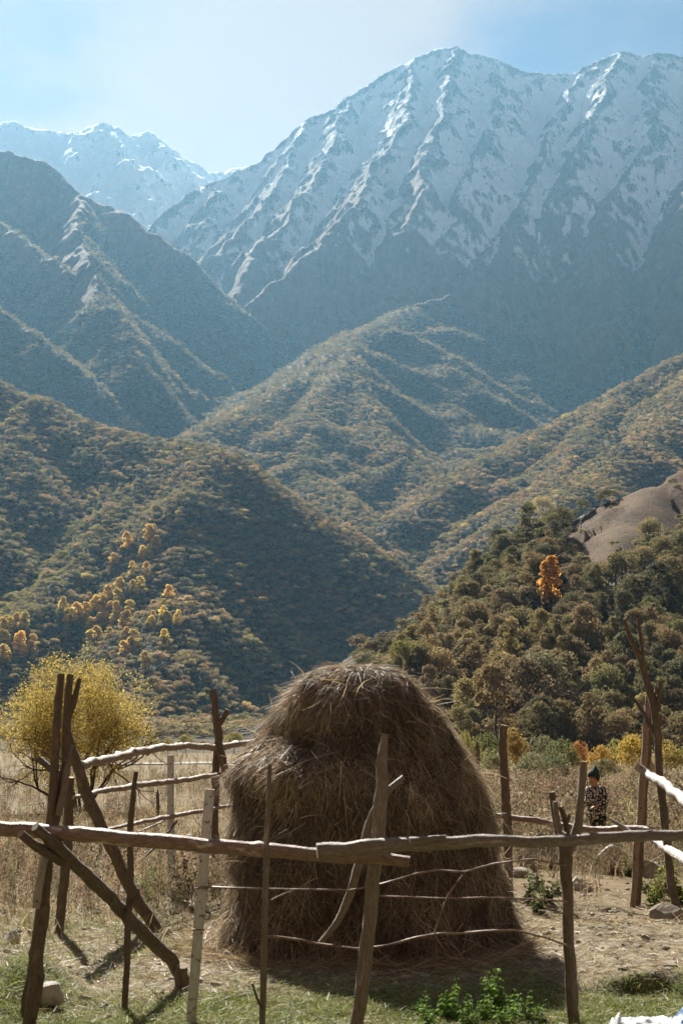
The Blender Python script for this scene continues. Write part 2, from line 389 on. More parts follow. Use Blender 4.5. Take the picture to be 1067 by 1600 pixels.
# ---------------------------------------------------------------- trees on the hills
def leaf_mat(name, source, trans=0.45, var=0.6):
    """source 'inst' reads the colour stored on each tree of the far wood, 'obj' the object's own colour"""
    m, nt, out = mat_new(name)
    if source == 'inst': c = nd(nt, 'ShaderNodeAttribute', _attribute_type='INSTANCER', _attribute_name='tint').outputs['Color']
    else: c = nd(nt, 'ShaderNodeObjectInfo').outputs['Color']
    lv = nd(nt, 'ShaderNodeAttribute', _attribute_name='lv').outputs['Fac']
    k = mth(nt, 'ADD', 1.0 - var / 2, mth(nt, 'MULTIPLY', lv, var))
    kk = nd(nt, 'ShaderNodeCombineXYZ', X=k, Y=k, Z=k).outputs[0]
    finish(nt, out, mixc(nt, 1.0, c, kk, 'MULTIPLY'), 0.7, spec=0.15, trans=trans)
    return m
def leaf_quads(P, Nn, size, rng, aspect=0.9, jit=0.45, up=0.0):
    """one small bent quad per point, facing roughly Nn"""
    n = len(P)
    Nn = Nn + rng.normal(0, jit, (n, 3)) + np.array([0, 0, up]); Nn /= np.linalg.norm(Nn, axis=1, keepdims=True) + 1e-9
    t = np.cross(Nn, rng.normal(0, 1, (n, 3))); t /= np.linalg.norm(t, axis=1, keepdims=True) + 1e-9
    b = np.cross(Nn, t)
    s = (size * rng.uniform(0.6, 1.3, n))[:, None]
    a0 = P - t * s; a1 = P + b * s * aspect * 0.6 + Nn * s * 0.25; a2 = P + t * s; a3 = P - b * s * aspect * 0.6 + Nn * s * 0.25
    V = np.stack([a0, a3, a2, a1], 1).reshape(-1, 3)
    return V, np.arange(4 * n).reshape(-1, 4)
def add_lv(me, vals):
    a = me.attributes.new('lv', 'FLOAT', 'POINT'); a.data.foreach_set('value', np.asarray(vals, np.float32))
def crown_points(rng, kind, nclump, per, wide=0.5):
    """points and outward normals of leaves in clumps; tree of unit height standing at z=0"""
    P = []; Nn = []; lv = []
    for i in range(nclump):
        if kind == 'conifer':
            h = rng.uniform(0.08, 0.98); r = 0.20 * (1 - h) + 0.015; a = rng.uniform(0, 6.283)
            c = np.array([math.cos(a) * r, math.sin(a) * r, h]); cr = np.array([0.07, 0.07, 0.03]) * (1.25 - 0.7 * h)
        elif kind == 'tall':
            h = rng.uniform(0.16, 0.95); r = 0.20 * math.sin(math.pi * min(1, (h - 0.06) / 0.92)) ** 0.7 * (1.15 - 0.75 * h) + 0.02
            a = rng.uniform(0, 6.283); q = rng.uniform(0.4, 1.0)
            c = np.array([math.cos(a) * r * q, math.sin(a) * r * q, h]); cr = np.array([0.085, 0.085, 0.10]) * rng.uniform(0.7, 1.15)
        elif kind == 'ragged':
            h = rng.uniform(0.22, 1.0); a = rng.uniform(0, 6.283); rr = wide * 0.78 * math.sin(math.pi * min(1.0, 0.18 + 0.80 * h)) ** 0.8 * rng.uniform(0.25, 1.12)
            c = np.array([math.cos(a) * rr + 0.06 * math.sin(9 * h), math.sin(a) * rr, h * 0.96]); cr = np.array([0.135, 0.135, 0.095]) * rng.uniform(0.5, 1.35) * wide / 0.5
        else:
            while True:
                d = rng.normal(0, 1, 3); d /= np.linalg.norm(d)
                if d[2] > -0.45: break
            q = rng.uniform(0.55, 1.0)
            c = np.array([d[0] * wide * 0.74 * q, d[1] * wide * 0.74 * q, 0.58 + d[2] * 0.28 * q]); cr = np.array([0.19, 0.19, 0.15]) * rng.uniform(0.65, 1.15) * wide / 0.5
        n = rng.normal(0, 1, (per, 3)); n /= np.linalg.norm(n, axis=1, keepdims=True)
        n[:, 2] = np.where(n[:, 2] < -0.3, -n[:, 2], n[:, 2])
        P.append(c + n * cr * rng.uniform(0.75, 1.05, (per, 1))); Nn.append(n); lv.append(np.full(per, rng.uniform(0, 1)) * 0.6 + rng.uniform(0, 0.4, per))
    return np.concatenate(P), np.concatenate(Nn), np.concatenate(lv)
def trunk_mesh(name, rng, h, r0, mat, forks=3, crown_w=0.3, sides=6):
    V = []; Fq = []
    def tube(pts, rad):
        b = len(V); pts = np.array(pts)
        for i, (p, r) in enumerate(zip(pts, rad)):
            d = pts[min(i + 1, len(pts) - 1)] - pts[max(i - 1, 0)]; d = d / (np.linalg.norm(d) + 1e-9)
            u = np.cross(d, [0.3, 0.9, 0.1]); u /= np.linalg.norm(u) + 1e-9; w = np.cross(d, u)
            for k in range(sides):
                a = 2 * math.pi * k / sides; V.append(p + r * (math.cos(a) * u + math.sin(a) * w))
        for i in range(len(pts) - 1):
            for k in range(sides):
                Fq.append([b + i * sides + k, b + i * sides + (k + 1) % sides, b + (i + 1) * sides + (k + 1) % sides, b + (i + 1) * sides + k])
    top = np.array([rng.normal(0, 0.02), rng.normal(0, 0.02), h * 0.75])
    tube([np.array([0, 0, -0.06 * h]), top * 0.35 + rng.normal(0, 0.01, 3), top * 0.7, top], [r0 * 1.3, r0, r0 * 0.7, r0 * 0.3])
    for f in range(forks):
        a = rng.uniform(0, 6.28); s = top * rng.uniform(0.4, 0.75); e = s + np.array([math.cos(a) * crown_w, math.sin(a) * crown_w, h * 0.28])
        tube([s, (s + e) / 2 + np.array([0, 0, -0.02]), e], [r0 * 0.5, r0 * 0.35, r0 * 0.12])
    return mesh_np(name, np.array(V), np.array(Fq), mat)
M_LEAF_I = leaf_mat('far_foliage', 'inst'); M_LEAF_O = leaf_mat('tree_foliage', 'obj')
m_, nt_, out_ = mat_new('tree_bark'); finish(nt_, out_, ramp(nt_, noise(nt_, wpos(nt_), 3.0), [(0.3, (0.05, 0.04, 0.03)), (0.7, (0.13, 0.105, 0.08))]), 0.95); M_TBARK = m_
def crown_mesh(name, seed, kind, nclump, per, size, mat, wide=0.5, up=0.4):
    rng = np.random.default_rng(seed)
    P, Nn, lv = crown_points(rng, kind, nclump, per, wide)
    V, Fq = leaf_quads(P, Nn, size, rng, up=up)
    me = mesh_np(name, V, Fq, mat, False); add_lv(me, np.repeat(lv, 4)); return me
# line of sight: highest elevation in front of each cell of the terrain sheet
ELV = (Z - CAMH) / RR
RUN = np.maximum.accumulate(ELV, axis=0)
def seen(x, y, ztop, margin=0.004):
    r = np.hypot(x, y); a = np.degrees(np.arctan2(x, y))
    i = np.clip(np.searchsorted(rs, r) - 1, 0, len(rs) - 1); j = np.clip(np.searchsorted(az, a), 0, len(az) - 1)
    return (ztop - CAMH) / r > RUN[i, j] - margin
def cell(arr, x, y):
    r = np.hypot(x, y); a = np.degrees(np.arctan2(x, y))
    i = np.clip(np.searchsorted(rs, r), 1, len(rs) - 1); j = np.clip(np.searchsorted(az, a), 1, len(az) - 1)
    fi = np.clip((r - rs[i - 1]) / (rs[i] - rs[i - 1]), 0, 1); fj = np.clip((a - az[j - 1]) / (az[j] - az[j - 1]), 0, 1)
    return (arr[i - 1, j - 1] * (1 - fi) + arr[i, j - 1] * fi) * (1 - fj) + (arr[i - 1, j] * (1 - fi) + arr[i, j] * fi) * fj
def cellz(x, y):
    r = np.hypot(x, y); a = np.degrees(np.arctan2(x, y))
    return ZN[np.clip(np.searchsorted(rs, r), 0, len(rs) - 1), np.clip(np.searchsorted(az, a), 0, len(az) - 1)]
def hit_hill(px, py):                       # where a pixel's ray meets the hills
    d = ray(px, py); t = np.concatenate([np.linspace(300, 2000, 900), np.linspace(2000, 5000, 600)]) / d[1]
    h = cell(Z, d[0] * t, d[1] * t)
    k = np.argmax(CAMH + d[2] * t <= h)
    return np.array([d[0] * t[k], d[1] * t[k], h[k]])
rngT = np.random.default_rng(11)
def scatter(r0, r1, sp, amax=15.5):
    w = r1 * math.tan(math.radians(amax))
    gx, gy = np.meshgrid(np.arange(-w, w, sp), np.arange(r0 * 0.95, r1, sp), indexing='ij')
    gx = (gx + rngT.uniform(-0.48, 0.48, gx.shape) * sp).ravel(); gy = (gy + rngT.uniform(-0.48, 0.48, gy.shape) * sp).ravel()
    r = np.hypot(gx, gy); k = (r >= r0) & (r < r1) & (np.abs(np.degrees(np.arctan2(gx, gy))) < amax)
    return gx[k], gy[k]
TX, TY, TH = [], [], []
for r0, r1, sp, h in ((302, 760, 5.8, 8.4), (760, 2050, 6.8, 7.0), (2050, 3000, 8.2, 7.8), (3000, 3900, 11.0, 8.0), (3900, 4600, 12.5, 8.0)):
    x, y = scatter(r0, r1, sp); z = cell(Z, x, y)
    k = seen(x, y, z + h) & ((cell(bare, x, y) < 0.3) | (rngT.uniform(0, 1, len(x)) < 0.07)) & (cell(veg, x, y) + 0.35 * fbm(x / 60, y / 60, 3, 91) > 0.35 + 0.25 * sstep(2400, 3600, np.hypot(x, y)))
    zn = cellz(x, y)
    k &= ~((np.hypot(x, y) < 760) & (x / y < np.where(zn == 7, 0.05, 0.012)))
    TX.append(x[k]); TY.append(y[k]); TH.append(np.full(k.sum(), h))
TX = np.concatenate(TX); TY = np.concatenate(TY); TH = np.concatenate(TH); TZ = cell(Z, TX, TY); TZN = cellz(TX, TY); TR = np.hypot(TX, TY)
TH = TH * np.exp(rngT.normal(0, np.where(TR < 760, 0.26, 0.20), len(TH))) * np.where((TR < 760) & (TX / TY < 0.085), 0.75, 1.0)
# colours: olive, brown and tan broadleaf with drifting patches of each
PAL = np.array([(0.105, 0.090, 0.046), (0.094, 0.088, 0.042), (0.140, 0.105, 0.056), (0.118, 0.088, 0.054), (0.160, 0.130, 0.058), (0.075, 0.068, 0.040)])
pn = fbm(TX / 90, TY / 90, 3, 95) * 2.0 + rngT.normal(0, 0.75, len(TX))
ci = np.clip(np.digitize(pn, [-0.75, -0.1, 0.5, 1.1, 1.7]), 0, 5); ci = np.array([5, 1, 0, 2, 3, 4])[ci]
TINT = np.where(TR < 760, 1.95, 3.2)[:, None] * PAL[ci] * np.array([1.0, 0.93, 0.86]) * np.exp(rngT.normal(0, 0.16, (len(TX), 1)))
tpx, tpy = proj(TX, TY, TZ + TH * 0.5)
lime = np.exp(-(((tpx - 70 - 0.9 * (900 - tpy)) / 60) ** 2)) * sstep(700, 840, tpy) * (1 - sstep(960, 1010, tpy)) * (TZN == 1)
kl = rngT.uniform(0, 1, len(TX)) < lime * 0.8
TINT[kl] = np.array([0.30, 0.26, 0.095]) * np.exp(rngT.normal(0, 0.15, (kl.sum(), 1)))
GOLD = np.array([0.80, 0.65, 0.18])
kg = (rngT.uniform(0, 1, len(TX)) < np.where(TZN == 1, 0.012, 0.006)) & (TR > 760)
TINT[kg] = GOLD * 0.8
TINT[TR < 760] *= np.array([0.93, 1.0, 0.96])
TH[(cell(bare, TX, TY) > 0.3) & (TR < 760)] *= 0.45
# single trees of the near hill: the largest in view
nearA = (TR < 760)
size_px = np.where(nearA, TH / TR, 0)
gap = nearA & (np.abs(tpx - 858) < 24) & (tpy > 905) & (tpy < 985)   # room round the orange tree
order = np.argsort(-size_px)
vis = seen(TX, TY, TZ + TH * 0.8, 0.0) & (tpx > -20) & (tpx < 1090)
single = [i for i in order if nearA[i] and vis[i] and not gap[i]][:285]
keep = np.ones(len(TX), bool); keep[single] = False; keep[gap] = False
def grow_points(name, x, y, z, h, tint, protos, mat_name, rng, wide=1.0):
    me = mesh_np(name, np.stack([x, y, z], -1), [np.zeros((0, 4), int)])
    n = len(x)
    a = me.attributes.new('scl', 'FLOAT_VECTOR', 'POINT'); w = h * rng.uniform(0.95, 1.4, n) * wide
    a.data.foreach_set('vector', np.stack([w, w, h], -1).astype(np.float32).ravel())
    a = me.attributes.new('rot', 'FLOAT_VECTOR', 'POINT')
    a.data.foreach_set('vector', np.stack([rng.normal(0, 0.05, n), rng.normal(0, 0.05, n), rng.uniform(0, 6.283, n)], -1).astype(np.float32).ravel())
    a = me.attributes.new('tint', 'FLOAT_COLOR', 'POINT')
    a.data.foreach_set('color', np.concatenate([tint, np.ones((n, 1))], 1).astype(np.float32).ravel())
    a = me.attributes.new('pick', 'INT', 'POINT'); a.data.foreach_set('value', rng.integers(0, len(protos), n).astype(np.int32))
    ng = bpy.data.node_groups.new(name, 'GeometryNodeTree')
    ng.interface.new_socket('Geometry', in_out='INPUT', socket_type='NodeSocketGeometry')
    ng.interface.new_socket('Geometry', in_out='OUTPUT', socket_type='NodeSocketGeometry')
    gi = ng.nodes.new('NodeGroupInput'); go = ng.nodes.new('NodeGroupOutput')
    jn = ng.nodes.new('GeometryNodeJoinGeometry')
    for pm in protos:
        po = bpy.data.objects.new(pm.name, pm)
        oi = ng.nodes.new('GeometryNodeObjectInfo'); oi.inputs['Object'].default_value = po; oi.inputs['As Instance'].default_value = True
        ng.links.new(oi.outputs['Geometry'], jn.inputs[0])
    def na(nm, dt):
        q = ng.nodes.new('GeometryNodeInputNamedAttribute'); q.data_type = dt; q.inputs[0].default_value = nm
        return q.outputs[0]
    ip = ng.nodes.new('GeometryNodeInstanceOnPoints'); ip.inputs['Pick Instance'].default_value = True
    er = ng.nodes.new('FunctionNodeEulerToRotation')
    ng.links.new(na('rot', 'FLOAT_VECTOR'), er.inputs[0])
    ng.links.new(gi.outputs[0], ip.inputs['Points']); ng.links.new(jn.outputs[0], ip.inputs['Instance'])
    ng.links.new(na('pick', 'INT'), ip.inputs['Instance Index']); ng.links.new(er.outputs[0], ip.inputs['Rotation'])
    ng.links.new(na('scl', 'FLOAT_VECTOR'), ip.inputs['Scale']); ng.links.new(ip.outputs[0], go.inputs[0])
    o = obj(name, me, kind='stuff'); md = o.modifiers.new('scatter', 'NODES'); md.node_group = ng
    return o
far_protos = [crown_mesh('far_crown', 100 + i, 'broad', 13, 30, 0.052, M_LEAF_I, 0.46 + 0.05 * (i % 3), 0.45) for i in range(5)]
con_protos = [crown_mesh('far_conifer', 120 + i, 'conifer', 40, 7, 0.05, M_LEAF_I) for i in range(2)]
cone = keep & (rngT.uniform(0, 1, len(TX)) < 0.03 * (fbm(TX / 200, TY / 200, 2, 97) > 0.05)) & (TR > 1700)
brd = keep & ~cone
print('far trees', brd.sum(), cone.sum(), 'single', len(single))
near_w = brd & (TR < 2050)
for nm, mk, lb in (('hillside_wood', brd & (TZN == 0), 'w'), ('hillside_wood', brd & (TZN == 1), 'w'), ('hillside_wood', brd & (TZN > 1), 'w')):
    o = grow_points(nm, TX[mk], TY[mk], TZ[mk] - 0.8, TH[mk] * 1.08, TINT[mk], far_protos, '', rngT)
FOREST_LABELS = ['dense brown-olive wood between the single trees of the near hillside', 'dense autumn wood covering the rounded hill left of the valley', 'hazy autumn wood over the middle spurs and slopes of the valley']
for o, lb in zip([o for o in COL.objects if o.name.startswith('hillside_wood')], FOREST_LABELS): o['label'] = lb; o['category'] = 'wood'
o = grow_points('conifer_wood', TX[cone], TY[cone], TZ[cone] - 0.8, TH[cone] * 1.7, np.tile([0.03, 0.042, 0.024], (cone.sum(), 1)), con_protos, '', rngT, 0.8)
o['label'] = 'scattered dark conifers in the hazy wood of the middle slopes'; o['category'] = 'wood'
# the single broadleaf trees of the near hill
near_protos = [crown_mesh('crown', 200 + i, 'broad' if i % 3 == 2 else 'ragged', 46, 44, 0.030, M_LEAF_O, 0.44 + 0.05 * (i % 4), 0.2) for i in range(7)]
trunk_protos = [trunk_mesh('trunk', np.random.default_rng(230 + i), 1.0, 0.025, M_TBARK) for i in range(3)]
def plant_tree(name, label, cat, group, p, h, w, crown, trunk, tint, rng):
    e = obj(name, None, label=label, cat=cat, group=group, loc=p); e.empty_display_size = 0.5
    e.scale = (w, w, h); e.rotation_euler = (0, 0, rng.uniform(0, 6.283))
    obj('trunk', trunk, e)
    c = obj('crown', crown, e); c.color = (*tint, 1)
    return e
for i in single:
    h = TH[i] * 1.12; t = TINT[i]
    kind = 'tan-brown' if t[0] > 0.23 else ('olive-green' if t[1] > t[0] * 0.98 else 'brown-olive')
    plant_tree('broadleaf_tree', kind + ' leafy tree in the wood on the near right hillside', 'tree', kind + ' trees of the near hillside', (TX[i], TY[i], TZ[i] - 0.8), h, h * rngT.uniform(0.70, 1.0),
               near_protos[rngT.integers(0, 7)], trunk_protos[rngT.integers(0, 3)], t * 1.0, rngT)
tall_protos = [crown_mesh('crown', 260 + i, 'tall', 26, 34, 0.050, M_LEAF_O) for i in range(4)]
crop = [(850,120),(830,150),(705,195),(628,285),(735,340),(815,345),(665,430),(740,440),(780,450),(600,490),(560,520),(530,550),(655,510),(500,500),(430,590),(400,610),(370,620),(350,560),(480,570),(620,580),(590,610),(550,640),(650,600),(720,590),(700,640),(500,670),(540,720),(500,740),(610,690),(700,700),(740,760),(690,800),(940,480),(910,530),(850,600),(840,640),(905,580),(930,620),(990,620),(915,740),(810,860),(40,640),(90,640),(140,640),(20,690),(180,770),(110,780),(40,810),(185,810),(130,800),(20,740),(60,660),(870,200),(830,240),(790,250),(575,560),(640,640),(560,600),(15,840),(470,620)]
for cx, cyy in crop:
    px, py = cx / 3.557, 800 + cyy / 3.557
    p = hit_hill(px, py + 7); h = 17.5 * math.exp(rngT.normal(0, 0.16))
    plant_tree('golden_tree', 'golden yellow slender tree in the cluster on the left wooded hill', 'tree', 'golden trees on the left wooded hill', p - np.array([0, 0, 0.8]), h, h * rngT.uniform(1.25, 1.6),
               tall_protos[rngT.integers(0, 4)], trunk_protos[0], GOLD * math.exp(rngT.normal(0, 0.15)) * np.array([1, rngT.uniform(0.88, 1.05), 1]), rngT)
for px, py, h, tint, lb in ((860, 940, 18, (0.64, 0.36, 0.08), 'bright orange slender tree among brown trees of the near hillside'),
                            (848, 800, 16, (0.45, 0.34, 0.08), 'yellow tree at the upper edge of the near hillside'),
                            (640, 1045, 12, (0.20, 0.19, 0.05), 'yellow-green tree low on the near hill beside the haystack top')):
    p = hit_hill(px, py + 12)
    plant_tree('slender_tree', lb, 'tree', None, p - np.array([0, 0, 0.8]), h * (p[1] / 480) ** 0.5, h * (p[1] / 480) ** 0.5 * 1.1, tall_protos[1] if h > 17 else near_protos[2], trunk_protos[0], tint, rngT)
# ---------------------------------------------------------------- meadow
azm = cat_ranges((-20, 20, 0.14), (20, 340, 5.0))
rsm = cat_ranges((0.4, 7.4, 0.5), (7.4, 14.5, 0.045), (14.5, 60, 0.3), (60, 340, 3.5))
XM, YM = polar_grid(rsm, azm)
ZM = height(XM, YM); rm = np.hypot(XM, YM)
ZM = ZM + np.where(rm < 30, 0.018 * fbm(XM * 5, YM * 5, 3, 15) + 0.010 * fbm(XM * 17, YM * 17, 2, 16), 0) - 0.02 * sstep(300, 340, rm)
def green_amount(x, y):                     # where short grass grows green
    g = 0.55 * np.exp(-((y - 8.6) / 1.5) ** 2) + 0.5 * fbm(x * 0.9, y * 0.9, 3, 25) + 0.28
    g = g - 0.75 * sstep(1.25, 1.9, x) * sstep(9.2, 10.2, y) * (1 - sstep(13, 14.5, y)) - 0.5 * np.exp(-(((x + 0.7) / 1.1) ** 2 + ((y - 10.3) / 0.9) ** 2))
    g = g + 0.35 * np.exp(-(((x + 3.2) / 1.0) ** 2 + ((y - 9.5) / 1.5) ** 2))
    return np.clip(g, 0, 1)
def meadow_mat():
    m, nt, out = mat_new('meadow_ground'); p = wpos(nt)
    g = nd(nt, 'ShaderNodeAttribute', _attribute_name='green').outputs['Fac']
    far = nd(nt, 'ShaderNodeAttribute', _attribute_name='far').outputs['Fac']
    n1 = noise(nt, p, 9.0, 6.0, 0.65); n2 = noise(nt, p, 1.3, 5.0, 0.6); n3 = noise(nt, p, 60.0, 3.0, 0.6); n4 = noise(nt, p, 0.12, 5.0, 0.6)
    soil = ramp(nt, n1, [(0.28, (0.060, 0.048, 0.031)), (0.5, (0.185, 0.152, 0.10)), (0.72, (0.34, 0.29, 0.195))])
    grass = ramp(nt, n1, [(0.3, (0.035, 0.045, 0.014)), (0.55, (0.085, 0.10, 0.032)), (0.75, (0.17, 0.17, 0.06))])
    k = ramp(nt, mth(nt, 'ADD', g, mth(nt, 'MULTIPLY', mth(nt, 'SUBTRACT', n2, 0.5), 1.1)), [(0.35, 0.0), (0.65, 1.0)])
    c = mixc(nt, k, soil, grass)
    fc = ramp(nt, n4, [(0.3, (0.09, 0.06, 0.035)), (0.48, (0.15, 0.11, 0.055)), (0.62, (0.12, 0.11, 0.045)), (0.8, (0.19, 0.145, 0.085))])
    c = mixc(nt, far, c, mixc(nt, 0.5, fc, ramp(nt, n2, [(0.3, (0.10, 0.07, 0.04)), (0.7, (0.27, 0.20, 0.12))])))
    finish(nt, out, c, 0.95, mth(nt, 'ADD', n1, mth(nt, 'MULTIPLY', n3, 0.4)), 0.05, 0.8, 0.1)
    return m
mm = mesh_np('meadow', np.stack([XM, YM, ZM], -1).reshape(-1, 3), grid_faces(len(rsm), len(azm))[:, ::-1], meadow_mat())
for an, arr in (('green', green_amount(XM, YM)), ('far', sstep(12.5, 18, YM + 0.3 * XM))):
    a = mm.attributes.new(an, 'FLOAT', 'POINT'); a.data.foreach_set('value', arr.ravel().astype(np.float32))
obj('meadow', mm, kind='structure')
# pale gravel of the river bed across the far meadow
rngG = np.random.default_rng(5)
t = np.linspace(0, 1, 90); gx = -36 + 44 * t; gy = 176 + 7 * t + 3 * fbm(t * 5, t * 0 + 1.5, 3, 7)
wv = 6.0 * (0.6 + 0.8 * np.abs(fbm(t * 6, t * 0 + 9, 3, 8)))
Vg = np.concatenate([np.stack([gx, gy - wv, height(gx, gy - wv) + 0.12], -1), np.stack([gx, gy + wv, height(gx, gy + wv) + 0.12], -1)])
Fg = np.array([[i, i + 1, i + 91, i + 90] for i in range(89)])
m_, nt_, out_ = mat_new('gravel'); finish(nt_, out_, ramp(nt_, noise(nt_, wpos(nt_), 0.8, 6.0, 0.7), [(0.35, (0.16, 0.13, 0.08)), (0.5, (0.28, 0.26, 0.23)), (0.7, (0.42, 0.41, 0.39))]), 0.9)
obj('gravel_bed', mesh_np('gravel_bed', Vg, Fg, m_), kind='structure')

# ---- blades and stalks: colour per blade from an attribute, thin light passing through
def blade_mat(name, trans=0.35, rough=0.6, spec=0.3):
    m, nt, out = mat_new(name)
    c = nd(nt, 'ShaderNodeAttribute', _attribute_name='col').outputs['Color']
    finish(nt, out, c, rough, spec=spec, trans=trans); return m
M_BLADE = blade_mat('blades'); M_STRAW = blade_mat('straw', 0.30, 0.55, 0.35)
def strips(P0, D, L, Wd, bend, cols, rng, seg=2, flat=None):
    """ribbons: root P0, start direction D, length L, width Wd, bend vector added with the square of the way along"""
    n = len(P0); side = np.cross(D, rng.normal(0, 1, (n, 3))); side /= np.linalg.norm(side, axis=1, keepdims=True) + 1e-9
    rows = []
    for s in range(seg + 1):
        t = s / seg; c = P0 + D * (L * t)[:, None] + bend * (t * t); w = (Wd * (1 - 0.75 * t))[:, None] * 0.5
        rows.append(np.stack([c - side * w, c + side * w], 1))
    V = np.stack(rows, 1).reshape(-1, 3)                      # n, seg+1, 2
    b = np.arange(n)[:, None] * (2 * (seg + 1))
    Fq = np.concatenate([b + np.array([[2 * s, 2 * s + 1, 2 * s + 3, 2 * s + 2]]) for s in range(seg)], 0)
    return V, Fq, np.repeat(cols, 2 * (seg + 1), 0)
def strip_mesh(name, V, Fq, C, mat):
    me = mesh_np(name, V, Fq, mat, False)
    a = me.attributes.new('col', 'FLOAT_COLOR', 'POINT'); a.data.foreach_set('color', np.concatenate([C, np.ones((len(C), 1))], 1).astype(np.float32).ravel())
    return me
def pick_col(rng, n, pal, var=0.22):
    pal = np.array(pal); return pal[rng.integers(0, len(pal), n)] * np.exp(rng.normal(0, var, (n, 1)))
GREENS = [(0.12, 0.155, 0.035), (0.17, 0.205, 0.055), (0.24, 0.25, 0.085), (0.29, 0.265, 0.12)]
DRY = [(0.30, 0.22, 0.12), (0.40, 0.30, 0.17), (0.22, 0.15, 0.08), (0.46, 0.37, 0.23)]
rng = np.random.default_rng(21)
def sector(n, r0, r1, a, p=1.0):
    r = r0 + (r1 - r0) * rng.uniform(0, 1, n) ** p; th = np.radians(rng.uniform(-a, a, n)); return r * np.sin(th), r * np.cos(th)
# green turf near the fence
x, y = sector(150000, 7.6, 14.5, 16.5, 1.35); g = green_amount(x, y) + 0.35 * (fbm(x * 3, y * 3, 2, 27))
k = rng.uniform(0, 1, len(x)) < g * 0.9; x, y = x[k][:75000], y[k][:75000]; n = len(x)
D = np.stack([rng.normal(0, 0.5, n), rng.normal(0, 0.5, n), np.full(n, 1.0)], -1); D /= np.linalg.norm(D, axis=1, keepdims=True)
L = rng.uniform(0.025, 0.085, n) * (0.7 + 0.9 * np.clip(fbm(x * 1.7, y * 1.7, 2, 28) + 0.4, 0, 1)); bend = np.stack([rng.normal(0, 0.5, n), rng.normal(0, 0.5, n), np.full(n, -0.35)], -1) * L[:, None]
V, Fq, C = strips(np.stack([x, y, height(x, y) - 0.005], -1), D, L, rng.uniform(0.004, 0.009, n), bend, pick_col(rng, n, GREENS), rng)
obj('turf_grass', strip_mesh('turf_grass', V, Fq, C, M_BLADE), kind='stuff', label='short green grass along the foot of the front fence', cat='grass')
# dry litter and straw lying on the soil
x, y = sector(26000, 7.8, 16.5, 16.5, 1.1); n = len(x)
w_ = np.clip(1.1 - green_amount(x, y), 0.15, 1); k = rng.uniform(0, 1, n) < w_; x, y = x[k], y[k]; n = len(x)
a = rng.uniform(0, 6.283, n); D = np.stack([np.cos(a), np.sin(a), rng.normal(0.05, 0.16, n)], -1)
L = rng.uniform(0.03, 0.17, n); bend = rng.normal(0, 0.18, (n, 3)) * L[:, None]
V, Fq, C = strips(np.stack([x, y, height(x, y) + 0.012], -1), D, L, rng.uniform(0.0025, 0.006, n), bend, pick_col(rng, n, DRY + [(0.12, 0.08, 0.045)]), rng)
obj('straw_litter', strip_mesh('straw_litter', V, Fq, C, M_STRAW), kind='stuff', label='loose dry straw scattered on the soil round the haystack', cat='straw')
# standing dry grass
x, y = sector(42000, 11.5, 40, 17.0, 1.25); n = len(x)
dens = np.clip(0.35 + 1.1 * fbm(x * 0.5, y * 0.5, 3, 33), 0, 1) * sstep(11.5, 14, y + 0.25 * np.abs(x)) * (1 - 0.96 * sstep(1.1, 1.5, x) * (1 - sstep(17.5, 19, y))) * (np.hypot(x - 0.2, y - 11.9) > 1.4)
k = rng.uniform(0, 1, n) < dens; x, y = x[k], y[k]; n = len(x)
D = np.stack([rng.normal(0, 0.28, n), rng.normal(0, 0.28, n), np.ones(n)], -1); L = rng.uniform(0.12, 0.42, n) * (0.6 + 0.4 * sstep(12, 17, y)); bend = np.stack([rng.normal(0, 0.35, n), rng.normal(0, 0.35, n), np.full(n, -0.15)], -1) * L[:, None]
V, Fq, C = strips(np.stack([x, y, height(x, y) - 0.01], -1), D, L, rng.uniform(0.006, 0.012, n) * (0.8 + y / 40), bend, pick_col(rng, n, DRY + [(0.2, 0.19, 0.08), (0.16, 0.13, 0.07)]), rng)
obj('dry_grass', strip_mesh('dry_grass', V, Fq, C, M_BLADE), kind='stuff', label='standing dry brown grass behind the fences', cat='grass')
# dry weeds: branching stalks with withered leaves and seed heads, grown in thousands
def weed_mesh(seed, green=0.0):
    r = np.random.default_rng(seed); V = []; Fq = []; lv = []
    def rib(p, q, w):
        b = len(V); d = q - p; s = np.cross(d, r.normal(0, 1, 3)); s = s / (np.linalg.norm(s) + 1e-9) * w
        V.extend([p - s, p + s, q + s * 0.6, q - s * 0.6]); Fq.append([b, b + 1, b + 2, b + 3]); lv.extend([r.uniform(0, 0.5)] * 4)
    def blob(p, s):
        for _ in range(2):
            b = len(V); u = r.normal(0, 1, 3); u /= np.linalg.norm(u); w = np.cross(u, r.normal(0, 1, 3)); w /= np.linalg.norm(w)
            V.extend([p - u * s, p - w * s * 0.6, p + u * s, p + w * s * 0.6]); Fq.append([b, b + 1, b + 2, b + 3]); lv.extend([r.uniform(0.3, 1)] * 4)
    for st in range(r.integers(3, 6)):
        p = np.array([r.normal(0, 0.06), r.normal(0, 0.06), -0.02]); d = np.array([r.normal(0, 0.16), r.normal(0, 0.16), 1.0]); H = r.uniform(0.6, 1.0); N = 5
        for i in range(N):
            q = p + d * H / N; rib(p, q, 0.007)
            d = d + r.normal(0, 0.09, 3)
            if i > 0:
                for _ in range(2):
                    e = q + np.array([r.normal(0, 0.10), r.normal(0, 0.10), r.uniform(0.02, 0.13)]); rib(q, e, 0.004); blob(e, r.uniform(0.016, 0.032)); blob((q + e) / 2, 0.02)
            p = q
        blob(p, 0.03)
    me = mesh_np('dry_weed', np.array(V), np.array(Fq), M_LEAF_I, False); add_lv(me, lv); return me
weeds = [weed_mesh(300 + i) for i in range(6)]
